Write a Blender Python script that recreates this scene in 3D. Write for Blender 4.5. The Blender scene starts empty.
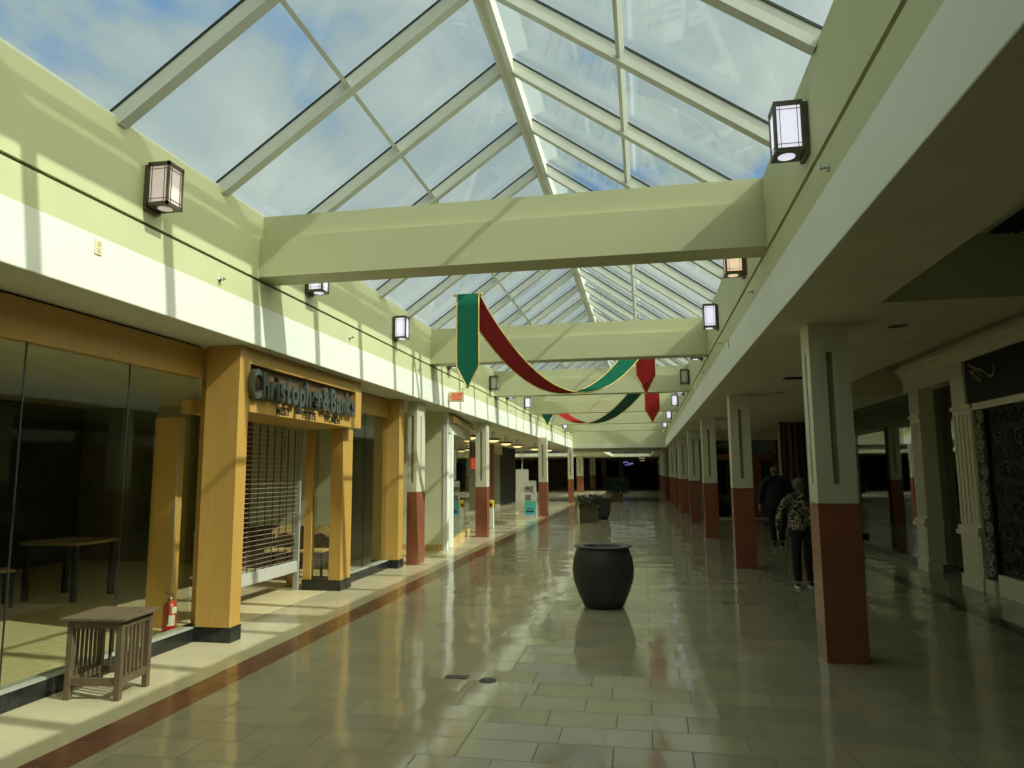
import bpy, bmesh, math, random
from mathutils import Vector, Matrix
random.seed(7)
scene = bpy.context.scene
C = scene.collection

# ------------------------------------------------------------------ camera
F_PX, CAM_H = 705.0, 1.58
ay = Vector((132.5, -88.0, -F_PX)).normalized()
ax = Vector((3812.0, 116.0, 713.0)); ax = (ax - ay * ax.dot(ay)).normalized()
az = ax.cross(ay)
cam_data = bpy.data.cameras.new('camera')
cam_data.sensor_fit = 'HORIZONTAL'; cam_data.sensor_width = 36.0
cam_data.lens = 36.0 * F_PX / 1024.0
cam_data.clip_start = 0.05; cam_data.clip_end = 500
cam = bpy.data.objects.new('camera', cam_data); C.objects.link(cam)
m4 = Matrix((ax, ay, az)).to_4x4(); m4.translation = Vector((0, 0, CAM_H))
cam.matrix_world = m4
scene.camera = cam

# ------------------------------------------------------------------ view + light
vs = scene.view_settings
vs.view_transform = 'Standard'; vs.look = 'None'; vs.gamma = 1.0; vs.use_curve_mapping = False
vs.exposure = -0.1
scene.display_settings.display_device = 'sRGB'
scene.cycles.transparent_max_bounces = 24
scene.cycles.max_bounces = 10
scene.cycles.diffuse_bounces = 5
scene.cycles.sample_clamp_indirect = 6.0
SUN_TRAVEL = Vector((-1.0, 0.22, -0.89))
sd = bpy.data.lights.new('sun', 'SUN'); sd.energy = 4.15; sd.angle = math.radians(0.6); sd.color = (1.0, 0.985, 0.91)
so = bpy.data.objects.new('sun', sd); C.objects.link(so)
so.rotation_euler = SUN_TRAVEL.to_track_quat('-Z', 'Y').to_euler()
so.location = (40, -8, 36)

def make_world():
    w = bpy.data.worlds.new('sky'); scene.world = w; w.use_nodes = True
    nt = w.node_tree; nt.nodes.clear(); N = nt.nodes.new; L = nt.links.new
    tc = N('ShaderNodeTexCoord')
    mp = N('ShaderNodeMapping'); mp.inputs['Scale'].default_value = (1.0, 0.75, 1.7); mp.inputs['Location'].default_value = (0.35, 0.2, 0.1)
    L(tc.outputs['Generated'], mp.inputs['Vector'])
    nz = N('ShaderNodeTexNoise'); nz.inputs['Scale'].default_value = 3.6; nz.inputs['Detail'].default_value = 7; nz.inputs['Roughness'].default_value = 0.52
    nz.inputs['Distortion'].default_value = 0.3
    L(mp.outputs[0], nz.inputs['Vector'])
    rp = N('ShaderNodeValToRGB')
    e = rp.color_ramp.elements
    e[0].position = 0.32; e[0].color = (0.19, 0.37, 0.66, 1)
    e[1].position = 0.42; e[1].color = (0.43, 0.535, 0.56, 1)
    e2 = rp.color_ramp.elements.new(0.62); e2.color = (0.62, 0.69, 0.665, 1)
    L(nz.outputs['Fac'], rp.inputs['Fac'])
    # warm glow added around the sun, outside the view, to brighten the interior
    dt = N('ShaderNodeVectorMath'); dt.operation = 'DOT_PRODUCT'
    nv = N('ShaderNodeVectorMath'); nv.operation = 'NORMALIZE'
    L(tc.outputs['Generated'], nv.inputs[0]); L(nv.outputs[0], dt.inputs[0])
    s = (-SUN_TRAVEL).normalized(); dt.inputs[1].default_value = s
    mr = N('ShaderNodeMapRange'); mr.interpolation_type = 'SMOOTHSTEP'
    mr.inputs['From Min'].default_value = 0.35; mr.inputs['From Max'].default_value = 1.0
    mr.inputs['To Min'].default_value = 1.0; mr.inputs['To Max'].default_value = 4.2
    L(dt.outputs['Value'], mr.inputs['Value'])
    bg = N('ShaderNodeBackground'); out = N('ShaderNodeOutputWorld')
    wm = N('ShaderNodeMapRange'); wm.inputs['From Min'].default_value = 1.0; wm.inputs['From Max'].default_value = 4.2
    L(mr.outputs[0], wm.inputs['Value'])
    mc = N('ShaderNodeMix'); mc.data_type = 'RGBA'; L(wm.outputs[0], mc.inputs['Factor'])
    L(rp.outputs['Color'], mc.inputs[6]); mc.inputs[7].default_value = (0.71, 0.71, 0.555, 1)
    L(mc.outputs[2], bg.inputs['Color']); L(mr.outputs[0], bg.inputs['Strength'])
    L(bg.outputs[0], out.inputs['Surface'])
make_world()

# ------------------------------------------------------------------ materials
def new_mat(name):
    m = bpy.data.materials.new(name); m.use_nodes = True
    nt = m.node_tree; nt.nodes.clear()
    out = nt.nodes.new('ShaderNodeOutputMaterial')
    return m, nt, out

def mat(name, col, rough=0.6, var=0.08, scale=6.0, bump=0.0, metal=0.0, spec=0.5, stretch=(1, 1, 1), emit=None, coat=0.0):
    m, nt, out = new_mat(name); N = nt.nodes.new; L = nt.links.new
    b = N('ShaderNodeBsdfPrincipled'); L(b.outputs[0], out.inputs['Surface'])
    b.inputs['Roughness'].default_value = rough; b.inputs['Metallic'].default_value = metal
    b.inputs['Specular IOR Level'].default_value = spec; b.inputs['Coat Weight'].default_value = coat
    tc = N('ShaderNodeTexCoord'); mp = N('ShaderNodeMapping'); mp.inputs['Scale'].default_value = stretch
    L(tc.outputs['Object'], mp.inputs['Vector'])
    nz = N('ShaderNodeTexNoise'); nz.inputs['Scale'].default_value = scale; nz.inputs['Detail'].default_value = 5
    L(mp.outputs[0], nz.inputs['Vector'])
    rp = N('ShaderNodeValToRGB'); e = rp.color_ramp.elements
    e[0].position = 0.3; e[1].position = 0.7
    e[0].color = tuple(c * (1 - var) for c in col) + (1,); e[1].color = tuple(min(1, c * (1 + var)) for c in col) + (1,)
    L(nz.outputs['Fac'], rp.inputs['Fac']); L(rp.outputs['Color'], b.inputs['Base Color'])
    if bump:
        bp = N('ShaderNodeBump'); bp.inputs['Strength'].default_value = bump; bp.inputs['Distance'].default_value = 0.01
        L(nz.outputs['Fac'], bp.inputs['Height']); L(bp.outputs[0], b.inputs['Normal'])
    if emit:
        b.inputs['Emission Color'].default_value = tuple(emit[0]) + (1,); b.inputs['Emission Strength'].default_value = emit[1]
    return m

def brick_mat(name, c1, c2, mortar, bw, rh, msize, rough, offset=0.5, var=0.12, spec=0.5, swap=False, nbump=0.0, axes=None):
    m, nt, out = new_mat(name); N = nt.nodes.new; L = nt.links.new
    b = N('ShaderNodeBsdfPrincipled'); L(b.outputs[0], out.inputs['Surface'])
    b.inputs['Specular IOR Level'].default_value = spec
    tc = N('ShaderNodeTexCoord'); vec = tc.outputs['Object']
    if axes:
        sp = N('ShaderNodeSeparateXYZ'); cb = N('ShaderNodeCombineXYZ'); L(vec, sp.inputs[0])
        for i, a in enumerate(axes):
            if a == 'xy':
                ad = N('ShaderNodeMath'); ad.operation = 'ADD'; L(sp.outputs[0], ad.inputs[0]); L(sp.outputs[1], ad.inputs[1]); L(ad.outputs[0], cb.inputs[i])
            else:
                L(sp.outputs['xyz'.index(a)], cb.inputs[i])
        vec = cb.outputs[0]
    bt = N('ShaderNodeTexBrick'); L(vec, bt.inputs['Vector'])
    bt.offset = offset; bt.squash = 1.25; bt.squash_frequency = 3
    bt.inputs['Color1'].default_value = tuple(c1) + (1,); bt.inputs['Color2'].default_value = tuple(c2) + (1,)
    bt.inputs['Mortar'].default_value = tuple(mortar) + (1,)
    bt.inputs['Scale'].default_value = 1.0; bt.inputs['Mortar Size'].default_value = msize; bt.inputs['Mortar Smooth'].default_value = 0.1
    bt.inputs['Brick Width'].default_value = bw; bt.inputs['Row Height'].default_value = rh
    nz = N('ShaderNodeTexNoise'); nz.inputs['Scale'].default_value = 3.0; nz.inputs['Detail'].default_value = 6
    L(tc.outputs['Object'], nz.inputs['Vector'])
    mr = N('ShaderNodeMapRange'); mr.inputs['To Min'].default_value = 1 - var; mr.inputs['To Max'].default_value = 1 + var
    L(nz.outputs['Fac'], mr.inputs['Value'])
    mx = N('ShaderNodeVectorMath'); mx.operation = 'SCALE'; L(bt.outputs['Color'], mx.inputs[0]); L(mr.outputs[0], mx.inputs['Scale'])
    L(mx.outputs[0], b.inputs['Base Color'])
    rr = N('ShaderNodeMapRange'); rr.inputs['To Min'].default_value = rough; rr.inputs['To Max'].default_value = 0.6
    L(bt.outputs['Fac'], rr.inputs['Value']); L(rr.outputs[0], b.inputs['Roughness'])
    bp = N('ShaderNodeBump'); bp.inputs['Strength'].default_value = 0.25; bp.inputs['Distance'].default_value = 0.002; bp.invert = True
    L(bt.outputs['Fac'], bp.inputs['Height'])
    last = bp
    if nbump:
        n2 = N('ShaderNodeTexNoise'); n2.inputs['Scale'].default_value = 2.2; n2.inputs['Detail'].default_value = 2
        L(tc.outputs['Object'], n2.inputs['Vector'])
        # every tile is laid a hair out of level
        comb = N('ShaderNodeCombineXYZ'); comb.inputs[2].default_value = 1.0
        for i in range(2):
            b3 = N('ShaderNodeTexBrick'); b3.offset = offset; b3.squash = 1.25; b3.squash_frequency = 3
            mp3 = N('ShaderNodeMapping'); mp3.inputs['Location'].default_value = (0, rh*2*3*(7 + 11*i), 0); L(vec, mp3.inputs['Vector']); L(mp3.outputs[0], b3.inputs['Vector'])
            b3.inputs['Color1'].default_value = (0, 0, 0, 1); b3.inputs['Color2'].default_value = (1, 1, 1, 1); b3.inputs['Mortar'].default_value = (0.5, 0.5, 0.5, 1)
            b3.inputs['Scale'].default_value = 1.0; b3.inputs['Mortar Size'].default_value = msize; b3.inputs['Brick Width'].default_value = bw; b3.inputs['Row Height'].default_value = rh
            m3 = N('ShaderNodeMapRange'); m3.inputs['To Min'].default_value = -0.012; m3.inputs['To Max'].default_value = 0.012
            L(b3.outputs['Color'], m3.inputs['Value']); L(m3.outputs[0], comb.inputs[i])
        nn = N('ShaderNodeVectorMath'); nn.operation = 'NORMALIZE'; L(comb.outputs[0], nn.inputs[0]); L(nn.outputs[0], bp.inputs['Normal'])
        b2 = N('ShaderNodeBump'); b2.inputs['Strength'].default_value = nbump; b2.inputs['Distance'].default_value = 0.02
        L(n2.outputs['Fac'], b2.inputs['Height']); L(bp.outputs[0], b2.inputs['Normal']); last = b2
    L(last.outputs[0], b.inputs['Normal'])
    return m

def glass_mat(name, tint, refl=1.0, rough=0.0, ior=1.5):
    m, nt, out = new_mat(name); N = nt.nodes.new; L = nt.links.new
    t = N('ShaderNodeBsdfTransparent'); t.inputs['Color'].default_value = tuple(tint) + (1,)
    g = N('ShaderNodeBsdfGlossy'); g.inputs['Roughness'].default_value = rough; g.inputs['Color'].default_value = (refl, refl, refl, 1)
    fr = N('ShaderNodeFresnel')
    # the same air-to-glass reflectance on both faces of the thin pane
    ge = N('ShaderNodeNewGeometry'); ir = N('ShaderNodeMapRange'); ir.inputs['To Min'].default_value = ior; ir.inputs['To Max'].default_value = 1/ior
    L(ge.outputs['Backfacing'], ir.inputs['Value']); L(ir.outputs[0], fr.inputs['IOR'])
    mx = N('ShaderNodeMixShader'); L(fr.outputs[0], mx.inputs['Fac']); L(t.outputs[0], mx.inputs[1]); L(g.outputs[0], mx.inputs[2])
    L(mx.outputs[0], out.inputs['Surface'])
    return m

def cloth_mat(name, col, trans=0.35, scale=60):
    m, nt, out = new_mat(name); N = nt.nodes.new; L = nt.links.new
    tc = N('ShaderNodeTexCoord'); nz = N('ShaderNodeTexNoise'); nz.inputs['Scale'].default_value = scale; nz.inputs['Detail'].default_value = 3
    L(tc.outputs['Object'], nz.inputs['Vector'])
    rp = N('ShaderNodeValToRGB'); e = rp.color_ramp.elements
    e[0].color = tuple(c * 0.85 for c in col) + (1,); e[1].color = tuple(min(1, c * 1.15) for c in col) + (1,)
    L(nz.outputs['Fac'], rp.inputs['Fac'])
    d = N('ShaderNodeBsdfDiffuse'); t = N('ShaderNodeBsdfTranslucent')
    L(rp.outputs['Color'], d.inputs['Color']); L(rp.outputs['Color'], t.inputs['Color'])
    mx = N('ShaderNodeMixShader'); mx.inputs['Fac'].default_value = trans
    L(d.outputs[0], mx.inputs[1]); L(t.outputs[0], mx.inputs[2]); L(mx.outputs[0], out.inputs['Surface'])
    return m

def floral_mat(name):
    m, nt, out = new_mat(name); N = nt.nodes.new; L = nt.links.new
    b = N('ShaderNodeBsdfPrincipled'); L(b.outputs[0], out.inputs['Surface']); b.inputs['Roughness'].default_value = 0.85
    tc = N('ShaderNodeTexCoord')
    nz = N('ShaderNodeTexNoise'); nz.inputs['Scale'].default_value = 7.0; nz.inputs['Detail'].default_value = 2.0; nz.inputs['Distortion'].default_value = 0.8
    L(tc.outputs['Object'], nz.inputs['Vector'])
    rp = N('ShaderNodeValToRGB'); rp.color_ramp.interpolation = 'CONSTANT'
    e = rp.color_ramp.elements; e[0].position = 0; e[0].color = (0.02, 0.02, 0.015, 1); e[1].position = 0.47; e[1].color = (0.36, 0.31, 0.2, 1)
    for p, c in ((0.53, (0.015, 0.015, 0.012, 1)), (0.60, (0.22, 0.20, 0.09, 1)), (0.66, (0.6, 0.55, 0.42, 1)), (0.72, (0.03, 0.025, 0.02, 1))):
        x = e.new(p); x.color = tuple(0.7*q for q in c[:3]) + (1,)
    L(nz.outputs['Fac'], rp.inputs['Fac']); L(rp.outputs['Color'], b.inputs['Base Color'])
    return m

M = {}
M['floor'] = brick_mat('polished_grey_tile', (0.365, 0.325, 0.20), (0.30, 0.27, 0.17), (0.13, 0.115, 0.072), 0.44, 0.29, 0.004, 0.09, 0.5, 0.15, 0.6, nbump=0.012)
M['beige'] = brick_mat('beige_stone', (0.56, 0.50, 0.315), (0.51, 0.45, 0.28), (0.32, 0.27, 0.17), 1.2, 1.5, 0.004, 0.16, 0.0, 0.12, 0.5)
M['redstrip'] = brick_mat('red_brown_tile', (0.215, 0.10, 0.052), (0.17, 0.078, 0.042), (0.09, 0.05, 0.03), 0.25, 0.3, 0.004, 0.16, 0.0, 0.12, 0.5)
M['darkstrip'] = brick_mat('dark_tile_border', (0.10, 0.06, 0.04), (0.07, 0.045, 0.03), (0.04, 0.03, 0.02), 0.3, 0.3, 0.004, 0.16, 0.0, 0.12, 0.5)
M['coltile'] = brick_mat('terracotta_column_tile', (0.28, 0.098, 0.053), (0.245, 0.086, 0.046), (0.2, 0.08, 0.05), 0.5, 0.31, 0.003, 0.24, 0.0, 0.12, 0.5, axes=('xy', 'z', 'x'))
M['white'] = mat('white_fascia_paint', (0.775, 0.795, 0.71), 0.6, 0.02, 2)
M['yellow'] = mat('pale_yellow_green_paint', (0.545, 0.56, 0.32), 0.6, 0.035, 1.6)
M['lityellow'] = mat('brightened_yellow_paint', (0.74, 0.74, 0.46), 0.6, 0.03, 1.6)  # yellow wall paint lightened for light bounced off the floor
M['cream'] = mat('cream_column_paint', (0.60, 0.59, 0.43), 0.5, 0.03, 3)
M['groove'] = mat('column_groove_paint', (0.30, 0.26, 0.16), 0.6, 0.05, 5)
M['beam'] = mat('beam_paint', (0.505, 0.515, 0.305), 0.6, 0.03, 1.3)
M['ceil'] = mat('soffit_paint', (0.55, 0.54, 0.40), 0.75, 0.05, 2.5)
M['rceil'] = mat('arcade_ceiling_paint', (0.59, 0.58, 0.42), 0.75, 0.06, 2.0)
M['reveal'] = mat('dark_reveal', (0.11, 0.115, 0.06), 0.7, 0.1, 6)
M['softreveal'] = mat('shaded_groove_paint', (0.26, 0.25, 0.13), 0.7, 0.08, 6)  # wall paint darkened for the soft shading inside the groove
M['frame'] = mat('skylight_frame_white', (0.62, 0.64, 0.57), 0.45, 0.04, 4)
M['gasket'] = mat('black_gasket', (0.02, 0.025, 0.03), 0.5, 0.1, 8)
M['wood'] = mat('honey_wood_veneer', (0.51, 0.305, 0.075), 0.32, 0.05, 3.0, stretch=(9, 9, 0.6))
M['darkwood'] = mat('brown_wood_panel', (0.115, 0.068, 0.03), 0.4, 0.2, 3.0, stretch=(6, 1, 6))
M['blackbase'] = mat('black_stone_base', (0.018, 0.02, 0.018), 0.22, 0.4, 14)
M['ledge'] = mat('grey_sill', (0.36, 0.37, 0.30), 0.4, 0.1, 6)
M['skyglass'] = glass_mat('skylight_glass', (0.94, 0.97, 0.95), ior=1.28)
M['shopglass'] = glass_mat('shop_glass', (0.93, 0.95, 0.89))
M['darkglass'] = glass_mat('tinted_shop_glass', (0.60, 0.66, 0.58))
M['bronze'] = mat('bronze_metal', (0.115, 0.10, 0.065), 0.4, 0.15, 10, metal=0.5)
M['lampwhite'] = mat('lit_lantern_glass', (0.55, 0.55, 0.6), 0.4, 0.02, 3, emit=((0.86, 0.86, 1.0), 0.85))
M['lampwarm'] = mat('warm_lit_lantern_glass', (0.85, 0.72, 0.55), 0.4, 0.02, 3, emit=((1.0, 0.70, 0.45), 0.75))
M['lamppink'] = mat('dim_lantern_glass', (0.6, 0.52, 0.49), 0.4, 0.03, 3, emit=((1.0, 0.78, 0.72), 0.35))
M['lampoff'] = mat('unlit_lantern_glass', (0.50, 0.50, 0.42), 0.4, 0.03, 3)
M['bowlglow'] = mat('lit_alabaster', (0.85, 0.7, 0.4), 0.4, 0.1, 8, emit=((1.0, 0.75, 0.32), 1.3))
M['chrome'] = mat('chrome', (0.6, 0.6, 0.6), 0.25, 0.05, 8, metal=1.0)
M['rodmetal'] = mat('grille_metal', (0.62, 0.62, 0.52), 0.35, 0.05, 8, metal=0.6)
M['tablewood'] = mat('weathered_oak', (0.13, 0.093, 0.05), 0.5, 0.22, 4, stretch=(10, 2, 2), bump=0.05)
M['red'] = mat('extinguisher_red', (0.62, 0.02, 0.02), 0.3, 0.04, 4)
M['paper'] = mat('white_label', (0.78, 0.78, 0.7), 0.6, 0.05, 20)
M['black'] = mat('black_plastic', (0.015, 0.015, 0.015), 0.4, 0.2, 10)
M['pot'] = mat('charcoal_pot', (0.036, 0.039, 0.037), 0.42, 0.2, 20, bump=0.04)
M['soil'] = mat('dark_soil', (0.03, 0.025, 0.018), 0.95, 0.4, 30, bump=0.4)
M['planter'] = mat('brown_planter', (0.10, 0.075, 0.04), 0.7, 0.2, 9)
M['leaf'] = mat('dark_leaf', (0.035, 0.075, 0.028), 0.5, 0.4, 12)
M['green'] = cloth_mat('green_satin', (0.03, 0.24, 0.145), 0.5)
M['redcloth'] = cloth_mat('red_satin', (0.60, 0.05, 0.055), 0.5)
M['gold'] = mat('gold_trim', (0.60, 0.46, 0.12), 0.4, 0.25, 40, metal=0.2)
M['exitbody'] = mat('exit_sign_body', (0.72, 0.66, 0.42), 0.5, 0.03, 5)
M['exitred'] = mat('exit_red', (0.75, 0.06, 0.03), 0.5, 0.03, 5, emit=((1.0, 0.12, 0.05), 0.35))
M['letter'] = mat('dark_metal_letter', (0.12, 0.14, 0.12), 0.3, 0.1, 12, metal=0.5)
M['letterface'] = mat('black_letter_face', (0.018, 0.02, 0.018), 0.35, 0.1, 12)
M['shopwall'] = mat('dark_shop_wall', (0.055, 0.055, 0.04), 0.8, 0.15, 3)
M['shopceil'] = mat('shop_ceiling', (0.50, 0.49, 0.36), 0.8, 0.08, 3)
M['shopfloor'] = mat('wood_shop_floor', (0.64, 0.54, 0.30), 0.35, 0.15, 3, stretch=(2, 8, 1))
M['tanwood'] = mat('tan_wood', (0.62, 0.43, 0.17), 0.4, 0.1, 4, stretch=(6, 1, 1))
M['dimwood'] = mat('oiled_wood', (0.30, 0.225, 0.10), 0.45, 0.12, 4, stretch=(6, 1, 1))
M['creamwall'] = mat('cream_partition', (0.52, 0.49, 0.34), 0.7, 0.06, 3)
M['greywhite'] = mat('grey_white_laminate', (0.45, 0.45, 0.40), 0.5, 0.06, 3)
M['rightpil'] = mat('cream_pilaster', (0.68, 0.65, 0.48), 0.5, 0.04, 5)
M['scroll'] = mat('black_relief', (0.014, 0.013, 0.011), 0.35, 0.3, 14)
M['scrollpale'] = mat('pale_relief', (0.34, 0.32, 0.23), 0.5, 0.15, 14)
M['blackpanel'] = mat('black_panel', (0.006, 0.006, 0.005), 0.7, 0.2, 8)
M['brown'] = mat('brown_red_wood', (0.20, 0.065, 0.03), 0.5, 0.15, 5, stretch=(1, 1, 6))
M['curtain'] = mat('brown_drape', (0.12, 0.075, 0.045), 0.9, 0.5, 5, stretch=(6, 6, 0.8))
M['shutter'] = mat('grey_green_shutter', (0.22, 0.225, 0.15), 0.6, 0.1, 5)
M['dark'] = mat('near_black', (0.012, 0.012, 0.01), 0.7, 0.3, 5)
M['teal'] = mat('teal_poster', (0.10, 0.50, 0.55), 0.4, 0.06, 6)
M['mint'] = mat('mint_poster', (0.12, 0.50, 0.33), 0.4, 0.06, 6)
M['postertop'] = mat('pale_poster', (0.66, 0.66, 0.55), 0.4, 0.04, 6)
M['posterpic'] = mat('poster_picture', (0.22, 0.19, 0.20), 0.5, 0.6, 30)
M['yellowp'] = mat('yellow_plastic', (0.70, 0.45, 0.03), 0.4, 0.06, 6)
M['whitep'] = mat('white_panel', (0.70, 0.71, 0.60), 0.5, 0.04, 4)
M['purple'] = mat('lit_sign_purple', (0.2, 0.2, 0.6), 0.4, 0.1, 6, emit=((0.35, 0.35, 1.0), 0.5))
M['skin'] = mat('skin', (0.42, 0.26, 0.17), 0.55, 0.06, 8)
M['greyhair'] = mat('grey_hair', (0.095, 0.09, 0.075), 0.8, 0.35, 40)
M['floral'] = floral_mat('floral_jacket')
M['blackcloth'] = mat('black_cloth', (0.012, 0.012, 0.013), 0.9, 0.3, 14)
M['shoe'] = mat('black_shoe', (0.02, 0.02, 0.02), 0.5, 0.2, 14)
M['sole'] = mat('white_sole', (0.6, 0.6, 0.55), 0.6, 0.05, 14)
M['blue'] = mat('blue_plastic', (0.05, 0.16, 0.24), 0.4, 0.2, 8)
M['vent'] = mat('dark_vent', (0.03, 0.03, 0.022), 0.6, 0.2, 8)

# ------------------------------------------------------------------ mesh helper
class MB:
    def __init__(self): self.bm = bmesh.new(); self.mats = []; self.mi = 0
    def use(self, m):
        if m not in self.mats: self.mats.append(m)
        self.mi = self.mats.index(m); return self
    def _tag(self, faces, smooth=False):
        for f in faces: f.material_index = self.mi; f.smooth = smooth
    def box(self, x0, x1, y0, y1, z0, z1):
        v = [self.bm.verts.new(p) for p in ((x0,y0,z0),(x1,y0,z0),(x1,y1,z0),(x0,y1,z0),(x0,y0,z1),(x1,y0,z1),(x1,y1,z1),(x0,y1,z1))]
        fs = [self.bm.faces.new([v[i] for i in q]) for q in ((3,2,1,0),(4,5,6,7),(0,1,5,4),(1,2,6,5),(2,3,7,6),(3,0,4,7))]
        self._tag(fs); return self
    def prism(self, pts, axis, a, b):
        """closed outline pts (2D) extruded along axis from a to b"""
        def P(p, t):
            if axis == 'x': return (t, p[0], p[1])
            if axis == 'y': return (p[0], t, p[1])
            return (p[0], p[1], t)
        A = [self.bm.verts.new(P(p, a)) for p in pts]; B = [self.bm.verts.new(P(p, b)) for p in pts]
        n = len(pts); fs = [self.bm.faces.new(A[::-1]), self.bm.faces.new(B)]
        for i in range(n): fs.append(self.bm.faces.new((A[i], A[(i+1) % n], B[(i+1) % n], B[i])))
        self._tag(fs); return self
    def bar(self, p, q, w, h, up=(0, 0, 1)):
        p = Vector(p); q = Vector(q); d = (q - p).normalized(); u = Vector(up)
        s = d.cross(u).normalized(); u = s.cross(d).normalized()
        vs_ = []
        for c in (p, q):
            for a, b in ((-1,-1),(1,-1),(1,1),(-1,1)): vs_.append(self.bm.verts.new(c + s*a*w/2 + u*b*h/2))
        fs = [self.bm.faces.new([vs_[i] for i in k]) for k in ((3,2,1,0),(4,5,6,7),(0,1,5,4),(1,2,6,5),(2,3,7,6),(3,0,4,7))]
        self._tag(fs); return self
    def tube(self, pts, r, n=8, close=False, cap=True):
        pts = [Vector(p) for p in pts]; rs = r if isinstance(r, (list, tuple)) else [r]*len(pts)
        rings = []; ref = None; K = len(pts)
        for i, p in enumerate(pts):
            d = (pts[min(i+1, K-1)] - pts[max(i-1, 0)]).normalized()
            if ref is None or abs(ref.dot(d)) > 0.95: ref = Vector((0,0,1)) if abs(d.z) < 0.9 else Vector((1,0,0))
            s = d.cross(ref).normalized(); u = s.cross(d).normalized(); ref = u
            rings.append([self.bm.verts.new(p + (s*math.cos(2*math.pi*k/n) + u*math.sin(2*math.pi*k/n))*rs[i]) for k in range(n)])
        fs = []
        for a, b in zip(rings, rings[1:]):
            for k in range(n): fs.append(self.bm.faces.new((a[k], a[(k+1) % n], b[(k+1) % n], b[k])))
        if cap: fs += [self.bm.faces.new(rings[0][::-1]), self.bm.faces.new(rings[-1])]
        self._tag(fs, n > 5); return self
    def lathe(self, prof, cx=0, cy=0, cz=0, n=32, smooth=True):
        rings = []; fs = []
        for r, z in prof:
            if r < 1e-5: rings.append([self.bm.verts.new((cx, cy, cz+z))])
            else: rings.append([self.bm.verts.new((cx + r*math.cos(2*math.pi*k/n), cy + r*math.sin(2*math.pi*k/n), cz+z)) for k in range(n)])
        for a, b in zip(rings, rings[1:]):
            for k in range(n):
                if len(a) == 1 and len(b) == 1: continue
                if len(a) == 1: fs.append(self.bm.faces.new((a[0], b[(k+1) % n], b[k])))
                elif len(b) == 1: fs.append(self.bm.faces.new((a[k], a[(k+1) % n], b[0])))
                else: fs.append(self.bm.faces.new((a[k], a[(k+1) % n], b[(k+1) % n], b[k])))
        self._tag(fs, smooth); return self
    def build(self, name, m=None, parent=None, bevel=0.0, recalc=True):
        if recalc: bmesh.ops.recalc_face_normals(self.bm, faces=self.bm.faces[:])
        me = bpy.data.meshes.new(name); self.bm.to_mesh(me); self.bm.free()
        for mm in (self.mats or [m]): me.materials.append(M[mm] if isinstance(mm, str) else mm)
        o = bpy.data.objects.new(name, me); C.objects.link(o)
        if parent is not None: o.parent = parent
        if bevel:
            b = o.modifiers.new('bevel', 'BEVEL'); b.width = bevel; b.segments = 2; b.limit_method = 'ANGLE'
        return o

def B(name, m, parent, *boxes, bevel=0.0):
    mb = MB()
    for b in boxes: mb.box(*b)
    return mb.build(name, m, parent, bevel)

def thing(name, label, cat, loc=(0, 0, 0), rz=0.0, group=None):
    o = bpy.data.objects.new(name, None); C.objects.link(o); o.empty_display_size = 0.1
    o.location = loc; o.rotation_euler = (0, 0, rz); tag(o, label, cat, group); return o
def tag(o, label, cat, group=None):
    o['label'] = label; o['category'] = cat
    if group: o['group'] = group
    return o
def struct(o, label=None):
    o['kind'] = 'structure'
    if label: o['label'] = label
    return o
def copy_thing(o, loc, label=None, rz=None):
    c = o.copy(); C.objects.link(c); c.location = loc
    if rz is not None: c.rotation_euler = (0, 0, rz)
    if label: c['label'] = label
    for ch in o.children:
        d = ch.copy(); C.objects.link(d); d.parent = c
        for g in ch.children:
            e = g.copy(); C.objects.link(e); e.parent = d
    return c
ORD = ['nearest', 'second', 'third', 'fourth', 'fifth', 'sixth', 'seventh', 'eighth', 'ninth', 'tenth', 'eleventh', 'twelfth', 'thirteenth', 'fourteenth', 'fifteenth']

def text_mesh(body, size, extrude, offset=0.0, sx=1.0):
    cu = bpy.data.curves.new('text', 'FONT'); cu.body = body; cu.size = size; cu.extrude = extrude; cu.offset = offset
    o = bpy.data.objects.new('text', cu); C.objects.link(o)
    dg = bpy.context.evaluated_depsgraph_get(); dg.update()
    me = bpy.data.meshes.new_from_object(o.evaluated_get(dg)); C.objects.unlink(o); bpy.data.objects.remove(o)
    for v in me.vertices: v.co.x *= sx
    return me
def text_obj(name, body, size, extrude, m, parent, origin, ux, uy, offset=0.0, sx=1.0):
    me = text_mesh(body, size, extrude, offset, sx); ux = Vector(ux); uy = Vector(uy); un = ux.cross(uy)
    w = max((v.co.x for v in me.vertices), default=0)
    for v in me.vertices: v.co = Vector(origin) + ux*v.co.x + uy*v.co.y + un*v.co.z
    me.materials.clear(); me.materials.append(M[m])
    o = bpy.data.objects.new(name, me); C.objects.link(o); o.parent = parent
    return o, w

# ------------------------------------------------------------------ dimensions (metres)
XL, XR = -3.77, 1.12           # inner faces of the two fascia walls
ZS, ZW, ZD, ZT = 2.87, 3.27, 3.53, 4.21
RX, RZ = -1.34, 5.97           # skylight ridge
BEAMS = [0.60, 6.35, 12.20, 17.80, 23.50, 29.10, 34.20]
YB, YE = -6.0, 38.0            # back end and end of the skylit hall
YF = 86.0

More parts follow.
